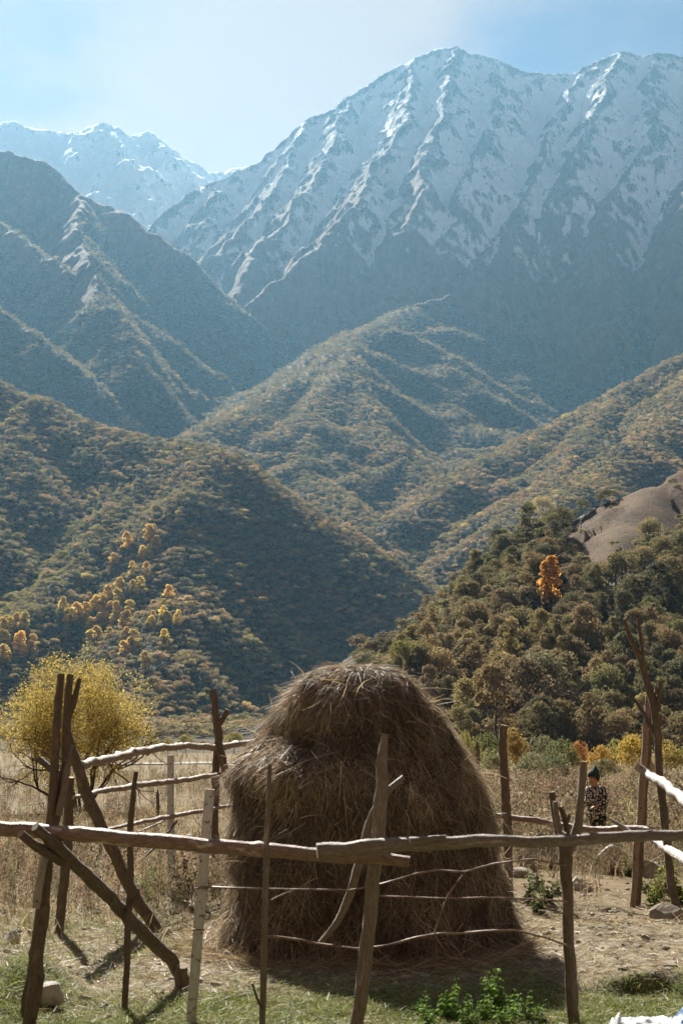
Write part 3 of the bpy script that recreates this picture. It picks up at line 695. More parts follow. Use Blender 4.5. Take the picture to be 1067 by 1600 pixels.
def weed_field(name, n, dfun, h0, h1, pal, label, r0=12.5, r1=62, p=1.5, a=17, var=0.25):
    x, y = sector(n, r0, r1, a, p); k = rng.uniform(0, 1, n) < dfun(x, y); x, y = x[k], y[k]
    o = grow_points(name, x, y, height(x, y), rng.uniform(h0, h1, len(x)), pick_col(rng, len(x), pal, var), weeds, '', rng)
    o['label'] = label; o['category'] = 'weeds'; return o
away = lambda x, y: (np.hypot(x - 0.2, y - 11.9) > 1.5) & (np.hypot(x - 5.0, y - 28) > 0.6)
clearing = lambda x, y: 1 - 0.97 * sstep(1.0, 1.5, x) * (1 - sstep(17, 19, y))
weed_field('dry_weeds', 9500, lambda x, y: np.clip(0.50 + 1.1 * fbm(x * 0.25, y * 0.25, 3, 35) + 0.3 * sstep(0, 3, x), 0, 1) * sstep(12.8, 14.5, y) * away(x, y) * clearing(x, y) * (1 - 0.5 * sstep(20, 26, y) * (x < 0)),
           0.24, 0.58, [(0.17, 0.115, 0.07), (0.24, 0.175, 0.11), (0.12, 0.085, 0.055), (0.32, 0.25, 0.165), (0.15, 0.14, 0.07)], 'brown withered weeds and seed heads filling the ground behind the fences')
weed_field('dry_weeds', 2600, lambda x, y: np.clip(0.75 + 0.9 * fbm(x * 0.3, y * 0.3, 3, 36), 0, 1) * sstep(1.5, 3.2, x - 0.02 * y) * sstep(18, 20, y) * away(x, y) * (1 - np.exp(-((x - 0.179 * y) / 0.8) ** 2) * (y < 28.3)),
           0.7, 1.35, [(0.20, 0.135, 0.085), (0.26, 0.185, 0.12), (0.14, 0.10, 0.065), (0.34, 0.28, 0.19), (0.2, 0.18, 0.09)], 'tall dry brown scrub of weeds around the person', 17.5, 46, 1.1, 17)
weed_field('rough_tussocks', 9000, lambda x, y: np.clip(0.45 + 1.2 * fbm(x * 0.05, y * 0.05, 3, 38), 0, 1), 0.4, 1.0, [(0.15, 0.115, 0.055), (0.20, 0.145, 0.075), (0.13, 0.125, 0.05), (0.25, 0.2, 0.11)], 'rough brown and olive tussocks across the far meadow', 45, 270, 1.0, 17)
# low leafy green plants
def nettle_mesh(seed):
    r = np.random.default_rng(seed); V = []; Fq = []; lv = []
    for st in range(r.integers(4, 7)):
        base = np.array([r.normal(0, 0.10), r.normal(0, 0.10), 0.0]); lean = r.normal(0, 0.22, 2); H = r.uniform(0.45, 1.0)
        b = len(V); V.extend([base + [-0.006, 0, -0.05], base + [0.006, 0, -0.05], base + [lean[0] * H + 0.004, lean[1] * H, H], base + [lean[0] * H - 0.004, lean[1] * H, H]]); Fq.append([b, b + 1, b + 2, b + 3]); lv.extend([0.1] * 4)
        for i in range(6):
            t = (i + 1) / 6; c = base + np.array([lean[0] * t, lean[1] * t, t]) * H; a0 = r.uniform(0, 6.28)
            for q in range(3):
                a = a0 + q * 2.1 + r.normal(0, 0.3); ln = 0.24 * (1.15 - 0.7 * t) * r.uniform(0.8, 1.2); u = np.array([math.cos(a), math.sin(a), r.uniform(-0.35, 0.35)]); s = np.array([-math.sin(a), math.cos(a), 0]) * ln * 0.36
                b = len(V); V.extend([c, c + u * ln * 0.5 + s + [0, 0, 0.03], c + u * ln - [0, 0, 0.05], c + u * ln * 0.5 - s + [0, 0, 0.03]]); Fq.append([b, b + 1, b + 2, b + 3]); lv.extend([r.uniform(0, 1)] * 4)
    me = mesh_np('foliage', np.array(V), np.array(Fq), M_NETTLE, False); add_lv(me, lv); return me
M_NETTLE = leaf_mat('nettle_leaf', 'obj', 0.42, 0.9)
nettles = [nettle_mesh(400 + i) for i in range(5)]
def clump(px, py, hgt, label, group, tint=(0.14, 0.22, 0.045), wide=1.0, cat='plant', d=None):
    p = ground(px, py) if d is None else np.array([at(px, py, d)[0], d, hz(at(px, py, d)[0], d)])
    o = obj('leafy_plant', nettles[rng.integers(0, 5)], label=label, cat=cat, group=group, loc=(p[0], p[1], hz(p[0], p[1]) - 0.01))
    hgt = hgt * 1.5; o.scale = (hgt * wide, hgt * wide, hgt); o.rotation_euler = (0, 0, rng.uniform(0, 6.28)); o.color = (*(np.array(tint) * rng.uniform(0.8, 1.25)), 1); return o
for px, py, h in ((655, 1588, 0.10), (690, 1592, 0.16), (705, 1580, 0.10), (722, 1597, 0.13), (770, 1586, 0.20), (755, 1596, 0.12), (800, 1596, 0.13), (825, 1598, 0.12), (845, 1602, 0.10), (670, 1604, 0.12), (785, 1606, 0.12), (735, 1608, 0.11)):
    clump(px, py, h, 'bright green leafy plant in the row in front of the haystack shadow', 'leafy green plants before the haystack shadow')
for px, py, h in ((222, 1398, 0.17), (240, 1393, 0.20), (258, 1397, 0.16), (275, 1392, 0.19), (295, 1396, 0.16), (335, 1398, 0.2), (350, 1390, 0.17), (285, 1402, 0.13), (232, 1408, 0.12)):
    clump(px, py, h, 'green leafy plant in the patch left of the haystack foot', 'green plants left of the haystack')
for px, py, h in ((1030, 1405, 0.22), (1020, 1418, 0.18), (1048, 1398, 0.28), (1062, 1415, 0.3), (1012, 1395, 0.16), (985, 1370, 0.2)):
    clump(px, py, h, 'yellow-green leafy plant at the foot of the right posts', 'leafy plants under the right posts', (0.17, 0.19, 0.04))
for px, py, h in ((840, 1430, 0.2), (858, 1415, 0.22), (825, 1412, 0.18), (870, 1400, 0.15), (840, 1392, 0.2)):
    clump(px, py, h, 'grey-green leafy plant between the haystack and the stones', 'grey-green plants right of the haystack', (0.12, 0.13, 0.05))
# ---------------------------------------------------------------- haystack
HS = np.array([0.0, 11.9, 0.0]); HS[0] = at(566, 1457, 11.9)[0]; HS[2] = hz(HS[0], HS[1])
PROF = [(1041, 560, 5), (1044, 560, 36), (1055, 556, 65), (1076, 556, 91), (1108, 556, 120), (1165, 559, 154), (1220, 564, 180), (1290, 564, 195), (1350, 565, 202), (1420, 570, 209), (1462, 574, 212), (1475, 574, 212)]
pz = np.array([at(566, p[0], 11.9)[2] for p in PROF])[::-1]; pc = np.array([at(p[1], 1300, 11.9)[0] for p in PROF])[::-1]; pr = np.array([p[2] * 11.9 / FPX for p in PROF])[::-1]
def stack_point(th, s):
    """th around (0 faces the camera, + to the right), s 0 bottom .. 1 top"""
    q = s * (len(pz) - 1); z = np.interp(q, np.arange(len(pz)), pz); c = np.interp(q, np.arange(len(pz)), pc); r = np.interp(q, np.arange(len(pz)), pr)
    lx, lz = th * 1.1, z
    lump = 0.19 * fbm(np.sin(th) * 1.4 + 5, z * 1.1 + np.cos(th) * 1.2, 3, 111) + 0.075 * fbm(np.sin(th) * 4.5 + 2, z * 6 + np.cos(th) * 6, 2, 113)
    # a slumped shelf on the left of the front with a hollow above it
    sh = np.exp(-((th + 0.95) / 0.6) ** 2)
    lump = lump + sh * (0.15 * np.exp(-((z - 1.38) / 0.13) ** 2) - 0.22 * np.exp(-((z - 1.72) / 0.15) ** 2) - 0.08 * np.exp(-((z - 1.10) / 0.2) ** 2))
    lump = lump + 0.10 * np.exp(-((z - 0.1) / 0.18) ** 2) * np.exp(-((th + 1.2) / 0.4) ** 2)
    r = np.maximum(r + lump * np.clip(r / 0.5, 0, 1), 0.01)
    return np.stack([c + r * np.sin(th), HS[1] - r * np.cos(th), z], -1)
nth, ns = 160, 110
TH_, S_ = np.meshgrid(np.linspace(-math.pi, math.pi, nth, endpoint=False), np.linspace(0, 1, ns), indexing='ij')
Vh = stack_point(TH_, S_).reshape(-1, 3); Vh[:, 2] = np.where(S_.ravel() == 0, HS[2] - 0.06, Vh[:, 2])
ii = np.arange(nth)[:, None]; jj = np.arange(ns - 1)[None, :]; i2 = (ii + 1) % nth
Fh = np.stack([ii * ns + jj, i2 * ns + jj, i2 * ns + jj + 1, ii * ns + jj + 1], -1).reshape(-1, 4)
m_, nt_, out_ = mat_new('packed_hay'); p_ = wpos(nt_)
mpn = nd(nt_, 'ShaderNodeMapping', Vector=p_); mpn.inputs['Scale'].default_value = (1, 1, 0.2)
nn = noise(nt_, mpn.outputs[0], 60.0, 5.0, 0.7)
finish(nt_, out_, ramp(nt_, nn, [(0.3, (0.045, 0.030, 0.016)), (0.55, (0.12, 0.082, 0.045)), (0.8, (0.24, 0.17, 0.095))]), 0.9, nn, 0.03, 1.0)
hay = obj('haystack', None, label='tall domed stack of brown hay behind the front pole fence', cat='haystack', loc=HS)
def under(o): o.location = -Vector(o.parent.location); return o
under(obj('packed_hay', mesh_np('packed_hay', Vh, Fh, m_), hay))
rng = np.random.default_rng(77)
n = 150000
s = rng.uniform(0.0, 1.0, n) ** 0.9; th = rng.uniform(-math.pi, math.pi, n)
k = rng.uniform(0, 1, n) < np.where(np.abs(th) < 2.0, 1.0, 0.45) * np.clip(np.interp(s * (len(pz) - 1), np.arange(len(pz)), pr) / 0.9, 0.25, 1.0); s, th = s[k], th[k]; n = len(s)
e = 0.01; P = stack_point(th, s); dth = stack_point(th + e, s) - P; dss = stack_point(th, np.clip(s + e, 0, 1.01)) - stack_point(th, np.clip(s - e, 0, 1))
tu = dth / (np.linalg.norm(dth, axis=1, keepdims=True) + 1e-9); tv = dss / (np.linalg.norm(dss, axis=1, keepdims=True) + 1e-9)
Nn = np.cross(tu, tv); Nn /= np.linalg.norm(Nn, axis=1, keepdims=True) + 1e-9
ang = rng.normal(0, 0.5, n) + 1.3 * fbm(P[:, 0] * 3.2, P[:, 2] * 3.2 + P[:, 1] * 2, 3, 121) + np.where(rng.uniform(0, 1, n) < 0.25, rng.uniform(-1.6, 1.6, n), 0)
D = -tv * np.cos(ang)[:, None] + tu * np.sin(ang)[:, None] + Nn * rng.normal(0.03, 0.13, (n, 1)); D /= np.linalg.norm(D, axis=1, keepdims=True)
L = rng.uniform(0.07, 0.27, n); bend = (-Nn * rng.uniform(-0.05, 0.22, (n, 1)) + rng.normal(0, 0.12, (n, 3)) + np.array([0, 0, -0.22])) * L[:, None]
cols = pick_col(rng, n, [(0.20, 0.148, 0.092), (0.32, 0.24, 0.155), (0.13, 0.095, 0.06), (0.50, 0.39, 0.26), (0.22, 0.155, 0.092)], 0.28)
cols = cols * np.array([0.95, 1.0, 1.1]) * np.exp(1.15 * fbm(P[:, 0] * 2.6 + 4, P[:, 2] * 2.2 + P[:, 1] * 1.5, 3, 123))[:, None]
V, Fq, C = strips(P + Nn * 0.004, D, L, rng.uniform(0.0022, 0.0055, n), bend, cols, rng, 2)
o = under(obj('loose_straw', strip_mesh('loose_straw', V, Fq, C, M_STRAW), hay, kind='stuff'))
# a fringe of longer pale stalks that stick out
n = 900; s = rng.uniform(0.02, 0.80, n); th = rng.uniform(-1.9, 1.9, n); P = stack_point(th, s)
out = P - np.array([HS[0], HS[1], 0]); out[:, 2] = 0.25; out /= np.linalg.norm(out, axis=1, keepdims=True)
D = out * 0.2 + np.stack([rng.normal(0, 0.6, n), rng.normal(0, 0.4, n), rng.normal(-0.3, 0.6, n)], -1); D /= np.linalg.norm(D, axis=1, keepdims=True)
L = rng.uniform(0.10, 0.30, n); bend = rng.normal(0, 0.2, (n, 3)) * L[:, None] + np.array([0, 0, -0.05])
V, Fq, C = strips(P + out * 0.015, D, L, rng.uniform(0.005, 0.009, n), bend, pick_col(rng, n, [(0.5, 0.4, 0.25), (0.38, 0.28, 0.16)], 0.2), rng, 3)
o = under(obj('stray_stalks', strip_mesh('stray_stalks', V, Fq, C, M_STRAW), hay, kind='stuff'))
# hay spilled round the foot
n = 5200; th = rng.uniform(-math.pi, math.pi, n); rr = 1.20 + np.abs(rng.normal(0, 0.16, n)); x = HS[0] + rr * np.sin(th); y = HS[1] - rr * np.cos(th)
a = rng.uniform(0, 6.28, n); D = np.stack([np.cos(a), np.sin(a), rng.uniform(-0.05, 0.5, n)], -1); L = rng.uniform(0.08, 0.32, n)
V, Fq, C = strips(np.stack([x, y, height(x, y) + 0.01], -1), D, L, rng.uniform(0.0035, 0.007, n), rng.normal(0, 0.2, (n, 3)) * L[:, None] - np.array([0, 0, 0.02]), pick_col(rng, n, DRY), rng, 2)
o = under(obj('spilled_hay', strip_mesh('spilled_hay', V, Fq, C, M_STRAW), hay, kind='stuff'))
# ---------------------------------------------------------------- poles and fences
def wood_mat(name, stops, patch=None, patch_lo=0.55, rough=0.7, spec=0.3, streak=1.0, marks=None):
    m, nt, out = mat_new(name)
    tcv = nd(nt, 'ShaderNodeAttribute', _attribute_name='tc').outputs['Vector']
    mp1 = nd(nt, 'ShaderNodeMapping', Vector=tcv); mp1.inputs['Scale'].default_value = (4.0, 4.0, 1.9)
    n1 = noise(nt, mp1.outputs[0], 3.0, 6.0, 0.65, 0.6); n2 = noise(nt, tcv, 1.1, 4.0, 0.6); n3 = noise(nt, tcv, 9.0, 3.0, 0.6)
    c = ramp(nt, n1, stops)
    if patch is not None: c = mixc(nt, ramp(nt, n2, [(patch_lo, 0.0), (patch_lo + 0.07, 1.0)]), c, patch)
    if marks is not None:
        mp2 = nd(nt, 'ShaderNodeMapping', Vector=tcv); mp2.inputs['Scale'].default_value = (0.8, 0.8, 3.0)
        c = mixc(nt, ramp(nt, noise(nt, mp2.outputs[0], 2.4, 3.0, 0.5), [(0.60, 0.0), (0.66, 1.0)]), c, marks)
    finish(nt, out, c, rough, mth(nt, 'ADD', n1, mth(nt, 'MULTIPLY', n3, 0.5)), 0.012, 0.9, spec); return m
M_BARK = wood_mat('weathered_bark', [(0.3, (0.050, 0.036, 0.026)), (0.5, (0.125, 0.092, 0.066)), (0.72, (0.22, 0.17, 0.125))], (0.20, 0.15, 0.105), 0.6)
M_RAIL = wood_mat('peeled_pole', [(0.3, (0.12, 0.068, 0.046)), (0.5, (0.23, 0.145, 0.10)), (0.75, (0.38, 0.29, 0.22))], (0.55, 0.46, 0.38), 0.58, 0.5, 0.45)
M_GREYP = wood_mat('grey_pole', [(0.3, (0.09, 0.07, 0.052)), (0.5, (0.19, 0.15, 0.11)), (0.75, (0.31, 0.26, 0.20))], (0.36, 0.31, 0.25), 0.6, 0.55, 0.4)
M_BIRCH = wood_mat('birch_bark', [(0.25, (0.20, 0.165, 0.13)), (0.5, (0.34, 0.30, 0.26)), (0.75, (0.46, 0.43, 0.39))], None, 0.5, 0.5, 0.4, 1.0, (0.14, 0.085, 0.055))
M_TAN = wood_mat('tan_pole', [(0.3, (0.15, 0.10, 0.066)), (0.5, (0.27, 0.19, 0.13)), (0.75, (0.40, 0.31, 0.23))], None, 0.5, 0.55, 0.4, 1.0, (0.10, 0.065, 0.045))
M_STAKE = wood_mat('greyed_board', [(0.3, (0.36, 0.36, 0.35)), (0.5, (0.54, 0.54, 0.53)), (0.75, (0.68, 0.68, 0.67))], None, 0.5, 0.7, 0.3, 1.0, (0.20, 0.185, 0.17))
M_CUT = wood_mat('cut_wood', [(0.3, (0.34, 0.24, 0.14)), (0.7, (0.58, 0.46, 0.31))], None, 0.5, 0.7)
m_, nt_, out_ = mat_new('rusty_wire'); finish(nt_, out_, ramp(nt_, noise(nt_, wpos(nt_), 25.0), [(0.35, (0.10, 0.055, 0.035)), (0.65, (0.26, 0.17, 0.12))]), 0.6, spec=0.5); M_WIRE = m_
_pseed = [0]
def pole_mesh(name, P, Rd, mat, sides=10, rough=0.2, step=0.04, knots=0.35, square=False):
    """a rough pole through points P with radii Rd, sawn at both ends"""
    _pseed[0] += 1; sd_ = _pseed[0] * 17
    P = np.asarray(P, float); Rd = np.asarray(Rd, float)
    d = np.concatenate([[0], np.cumsum(np.linalg.norm(np.diff(P, axis=0), axis=1))]); Ltot = d[-1]
    n = max(4, int(Ltot / step)); s = np.linspace(0, Ltot, n)
    # smooth interpolation of the centre line
    Q = np.stack([np.interp(s, d, P[:, i]) for i in range(3)], -1)
    for _ in range(2): Q[1:-1] = 0.25 * Q[:-2] + 0.5 * Q[1:-1] + 0.25 * Q[2:]
    r0 = np.interp(s, d, Rd); wob = np.stack([fbm(s * 3.0, s * 0 + sd_ + i * 7.3, 3, sd_) for i in range(3)], -1) * (r0 * 0.55)[:, None]
    Q = Q + wob * (0.0 if square else 1.0)
    V = []; T = []
    u = None
    for i in range(n):
        t = Q[min(i + 1, n - 1)] - Q[max(i - 1, 0)]; t /= np.linalg.norm(t) + 1e-9
        if u is None: u = np.cross(t, [0.0, 1.0, 0.02]); 
        u = u - t * (u @ t); u /= np.linalg.norm(u) + 1e-9; w = np.cross(t, u)
        a = 2 * np.pi * (np.arange(sides) + 0.5) / sides
        rr = r0[i] * (1 + rough * (1.4 * fbm(np.cos(a) * 0.9 + sd_, np.sin(a) * 0.9 + s[i] * 7, 3, sd_)) + knots * np.maximum(0, fbm(np.cos(a) * 0.8 + 3, s[i] * 9 + sd_, 2, sd_ + 5) - 0.25) * 2.2)
        if square: rr = r0[i] * np.minimum(1.0 / np.maximum(np.abs(np.cos(a)), 1e-3), 1.0 / np.maximum(np.abs(np.sin(a)), 1e-3)).clip(0, 1.3) * (1 + 0.03 * fbm(a, s[i] * 6 + sd_ + a * 0, 2, sd_))
        V.append(Q[i] + (np.cos(a) * rr)[:, None] * u + (np.sin(a) * rr)[:, None] * w)
        T.append(np.stack([np.cos(a) * 0.5 + sd_, np.sin(a) * 0.5, np.full(sides, s[i] * 4.0)], -1))
    V = np.concatenate(V); T = np.concatenate(T)
    i_, k_ = np.meshgrid(np.arange(n - 1), np.arange(sides), indexing='ij'); k2 = (k_ + 1) % sides
    Fq = np.stack([i_ * sides + k_, i_ * sides + k2, (i_ + 1) * sides + k2, (i_ + 1) * sides + k_], -1).reshape(-1, 4)
    nv = len(V)
    V = np.concatenate([V, V[:sides], V[(n - 1) * sides:n * sides], Q[:1], Q[-1:]]); T = np.concatenate([T, T[:sides] * 3, T[(n - 1) * sides:n * sides] * 3, T[:1], T[-1:]])
    k = np.arange(sides); k2 = (k + 1) % sides
    tri = np.concatenate([np.stack([nv + k2, nv + k, np.full(sides, nv + 2 * sides)], -1), np.stack([nv + sides + k, nv + sides + k2, np.full(sides, nv + 2 * sides + 1)], -1)])
    me = mesh_np(name, V, [Fq, tri], mat); me.materials.append(M_CUT)
    mi = np.zeros(len(Fq) + len(tri), np.int32); mi[len(Fq):] = 1; me.polygons.foreach_set('material_index', mi)
    sm = np.ones(len(mi), bool); sm[len(Fq):] = False; me.polygons.foreach_set('use_smooth', sm)
    a = me.attributes.new('tc', 'FLOAT_VECTOR', 'POINT'); a.data.foreach_set('vector', T.astype(np.float32).ravel())
    return me
def fence(label, px, Y, name='pole_fence'):
    x = at(px, 1400, Y)[0]
    return obj(name, None, label=label, cat='fence', loc=(x, Y, hz(x, Y)))
def pole(parent, name, pts, w, mat, to_ground=False, label=None, **kw):
    """pts (pixel x, pixel y, depth); w width in photo pixels at each point (or one value); the parent chain is unrotated"""
    P = [at(*p) for p in pts]
    if np.isscalar(w): w = [w] * len(pts)
    Rd = [0.5 * wi * p[2] / FPX for wi, p in zip(w, pts)]
    if to_ground:                            # run the foot a little into the soil
        b = P[-1]; a = P[-2]; g = hz(b[0], b[1]) - 0.12
        dd = (b - a) / max(1e-6, np.linalg.norm(b - a)); t = (g - b[2]) / min(dd[2], -0.2); P[-1] = b + dd * t
    o = obj(name, pole_mesh(name, P, Rd, mat, **kw), parent, label=label)
    off = Vector((0, 0, 0)); q = parent
    while q: off += Vector(q.location); q = q.parent
    o.location = -off
    return o
# ---- the front fence
FF = fence('rough pole fence with crooked posts, two long rails and rusty wires before the haystack', 560, 8.35)
p1_ = pole(FF, 'post', [(96, 1053, 8.42), (91, 1110, 8.42), (86, 1170, 8.42), (82, 1270, 8.43), (74, 1350, 8.44), (62, 1470, 8.45), (48, 1588, 8.46)], [11, 12, 13, 15, 20, 22, 21], M_BARK, True, knots=0.4)
pole(p1_, 'fork', [(110, 1055, 8.52), (105, 1130, 8.52), (101, 1200, 8.49), (93, 1260, 8.46), (82, 1310, 8.44)], [11, 12, 13, 16, 16], M_BARK)
pole(p1_, 'branch', [(124, 1061, 8.55), (119, 1090, 8.55), (107, 1128, 8.52)], [8, 9, 9], M_BARK)
pole(p1_, 'broken_stub', [(113, 1165, 8.42), (105, 1205, 8.42), (93, 1275, 8.42)], [4, 10, 12], M_GREYP)
pole(p1_, 'stub', [(62, 1186, 8.55), (75, 1196, 8.52), (90, 1210, 8.48)], [11, 12, 12], M_BARK)
pole(FF, 'post', [(58, 1470, 8.60), (48, 1520, 8.66), (41, 1562, 8.7)], [10, 11, 12], M_BARK, True)
pole(FF, 'bark_strip', [(76, 1325, 8.40), (66, 1360, 8.38), (60, 1392, 8.38), (57, 1420, 8.38)], [9, 13, 13, 11], M_BIRCH, label='white broken birch piece hanging beside the post')
rail1 = pole(FF, 'rail', [(-60, 1287, 8.33), (0, 1293, 8.30), (180, 1307, 8.25), (400, 1326, 8.25), (560, 1339, 8.25), (640, 1345, 8.25)], [23, 23, 23, 22, 20, 17], M_RAIL, label='reddish peeled pole rail', rough=0.07)
rail2 = pole(FF, 'rail', [(495, 1327, 8.13), (560, 1323, 8.13), (700, 1315, 8.17), (790, 1316, 8.22), (870, 1314, 8.27), (960, 1309, 8.3), (1067, 1304, 8.32), (1150, 1300, 8.34)], [24, 23, 21, 18, 17, 17, 16, 15], M_GREYP, label='grey pole rail with a sawn end', knots=0.3)
pole(rail2, 'branch_stub', [(640, 1313, 8.11), (675, 1310, 8.11), (697, 1307, 8.11)], [14, 10, 5], M_GREYP)
br = pole(FF, 'brace', [(55, 1290, 8.10), (85, 1318, 8.20), (130, 1362, 8.55), (200, 1433, 9.1), (268, 1500, 9.7), (284, 1524, 9.85)], [14, 17, 20, 20, 20, 21], M_BARK, True, knots=0.25)
pole(br, 'prong', [(33, 1302, 8.05), (60, 1323, 8.15), (95, 1345, 8.35)], [13, 15, 16], M_BARK)
pole(br, 'root_stub', [(284, 1508, 9.7), (282, 1530, 9.75), (284, 1545, 9.7)], [20, 19, 17], M_BARK)
st1 = pole(FF, 'post', [(213, 1205, 8.95), (208, 1255, 8.95), (203, 1290, 8.96), (205, 1360, 8.97), (200, 1450, 8.98), (196, 1560, 9.0)], [7, 8, 9, 10, 10, 10], M_BARK, True, label='thin dark stick upright', knots=0.5)
pole(st1, 'twig', [(204, 1415, 8.97), (214, 1400, 8.93), (219, 1388, 8.9)], [6, 4, 3], M_BARK, sides=6)
stk = pole(FF, 'stake', [(328, 1233, 8.42), (322, 1310, 8.42), (313, 1420, 8.44), (300, 1580, 8.55)], [15, 15, 15.5, 15], M_STAKE, True, label='grey-white squared board stake', square=True, sides=12)
for wx, wy in ((314, 1385), (309, 1450)):
    ring = [(wx - 10, wy + 3, 8.40), (wx, wy + 2, 8.375), (wx + 11, wy + 3, 8.40)]
    pole(stk, 'wire_loop', ring, 2.6, M_WIRE, sides=6, step=0.01, rough=0.0)
st2 = pole(FF, 'post', [(422, 1193, 8.12), (419, 1260, 8.12), (416, 1340, 8.12), (415, 1400, 8.12), (413, 1490, 8.15), (410, 1598, 8.2)], [6, 8, 9, 10, 10, 10], M_GREYP, True, label='thin tan stick upright', knots=0.6)
pole(st2, 'twig', [(394, 1536, 8.1), (400, 1560, 8.12), (410, 1576, 8.17)], [4, 4, 5], M_BARK, sides=6)
pole(st2, 'twig', [(421, 1312, 8.1), (435, 1305, 8.08), (449, 1296, 8.06)], [5, 4, 3], M_GREYP, sides=6)
ctr = pole(FF, 'post', [(601, 1147, 8.36), (598, 1185, 8.36), (594, 1260, 8.35), (583, 1390, 8.33), (570, 1500, 8.3), (560, 1594, 8.28)], [9, 17, 21, 22, 21, 22], M_GREYP, True, label='tall tapering post with a pale split top', knots=0.2)
pole(FF, 'brace', [(630, 1214, 8.50), (600, 1238, 8.47), (582, 1270, 8.45), (568, 1318, 8.44), (550, 1390, 8.44), (528, 1440, 8.44), (500, 1473, 8.44)], [8, 10, 12, 13, 13, 11, 8], M_GREYP, knots=0.8, label='crooked thin branch propped behind the rails')
fk = pole(FF, 'post', [(878, 1300, 8.42), (882, 1340, 8.45), (886, 1400, 8.5), (888, 1480, 8.58), (893, 1568, 8.65)], [17, 20, 17, 17, 19], M_BARK, True, label='forked post carrying the grey rail')
pole(fk, 'fork', [(912, 1190, 8.44), (909, 1240, 8.44), (904, 1285, 8.44), (893, 1318, 8.44), (885, 1340, 8.46)], [11, 12, 14, 15, 14], M_GREYP)
pole(fk, 'fork', [(862, 1238, 8.46), (867, 1280, 8.46), (872, 1310, 8.46), (880, 1340, 8.46)], [9, 10, 10, 12], M_BARK)
pole(fk, 'fork', [(867, 1252, 8.38), (870, 1280, 8.38), (873, 1300, 8.39)], [8, 9, 10], M_GREYP)
pole(fk, 'fork', [(875, 1260, 8.40), (882, 1278, 8.41), (888, 1296, 8.42), (886, 1320, 8.44)], [7, 8, 9, 9], M_BARK)
pole(fk, 'twig', [(889, 1272, 8.41), (885, 1284, 8.41), (884, 1292, 8.41)], [5, 6, 6], M_BARK, sides=6)
def wire(pts, w=3.2): return pole(FF, 'wire', [(a, b, 8.34 if len(c) == 0 else c[0]) for a, b, *c in pts], w, M_WIRE, sides=6, step=0.02, rough=0.5)
wire([(313, 1386, 8.38), (376, 1388, 8.25), (418, 1389, 8.18), (468, 1390), (546, 1391), (582, 1384), (605, 1379), (647, 1366), (683, 1360), (725, 1363), (771, 1350), (830, 1342), (884, 1352, 8.42)])
wire([(585, 1400), (640, 1402), (697, 1404), (757, 1402), (794, 1403), (840, 1405), (886, 1408, 8.46)], 2.8)
wire([(415, 1462, 8.2), (468, 1469), (504, 1476), (560, 1483), (605, 1477), (642, 1467), (679, 1459), (720, 1459), (766, 1454), (807, 1453), (850, 1464), (888, 1478, 8.52)], 3.6)
wire([(679, 1459, 8.33), (688, 1427, 8.33), (697, 1404, 8.33), (708, 1385, 8.33), (727, 1362, 8.33)], 2.8)
wire([(424, 1406, 8.2), (440, 1398, 8.26), (463, 1391, 8.33)], 3.0)
# ---- the birch-rail fence behind, at the left
LF = fence('birch pole fence with three spotted rails running from the left posts behind the haystack', 230, 14.2)
pole(LF, 'post', [(110, 1215, 12.25), (107, 1290, 12.3), (103, 1350, 12.32), (94, 1446, 12.35)], [13, 15, 15, 14], M_BARK, True)
pole(LF, 'brace', [(103, 1128, 12.0), (113, 1165, 12.0), (127, 1218, 12.05), (152, 1278, 12.15), (185, 1350, 12.3), (214, 1405, 12.45), (236, 1440, 12.55)], [9, 14, 18, 18, 17, 18, 19], M_BARK, True, knots=0.3)
yp = pole(LF, 'post', [(333, 1078, 16.8), (338, 1115, 16.8), (341, 1160, 16.8), (338, 1200, 16.8), (336, 1280, 16.8), (337, 1368, 16.8)], [10, 12, 13, 12, 12, 12], M_BARK, True, label='dark forked post', knots=0.3)
pole(yp, 'fork', [(356, 1109, 16.75), (351, 1120, 16.75), (341, 1133, 16.78)], [8, 9, 9], M_BARK)
pole(yp, 'prop', [(341, 1160, 16.65), (349, 1190, 16.62), (358, 1232, 16.6)], [11, 12, 12], M_BARK)
wp = pole(LF, 'post', [(267, 1180, 15.45), (267, 1250, 15.45), (268, 1330, 15.45), (268, 1390, 15.45)], [10, 10, 11, 11], M_STAKE, True, label='pale squared board post', square=True, sides=12)
pole(LF, 'rail', [(122, 1196, 12.05), (150, 1190, 12.7), (185, 1182, 13.5), (225, 1172, 14.4), (290, 1165, 15.7), (335, 1167, 16.6), (400, 1160, 17.8), (440, 1158, 18.5)], [13, 13, 12, 12, 10, 10, 9, 8], M_TAN, knots=0.6, label='crooked tan rail spotted with knots')
pole(LF, 'rail', [(116, 1246, 12.05), (160, 1236, 13.0), (220, 1226, 14.2), (290, 1218, 15.5), (340, 1211, 16.6), (400, 1205, 17.6)], [6, 8, 9, 8, 7, 6], M_TAN, knots=0.5)
pole(LF, 'rail', [(160, 1298, 12.8), (200, 1289, 13.7), (260, 1277, 15.2), (320, 1266, 16.4), (380, 1256, 17.4)], [4, 6, 7, 6, 5], M_TAN, knots=0.4)
pole(LF, 'branch', [(277, 1282, 15.3), (265, 1298, 15.2), (248, 1318, 15.0), (228, 1338, 14.8)], [3, 4, 4, 3], M_BARK, sides=6)
pole(LF, 'branch', [(258, 1282, 15.3), (240, 1290, 15.0), (215, 1300, 14.7)], [3, 3, 2.5], M_TAN, sides=6)
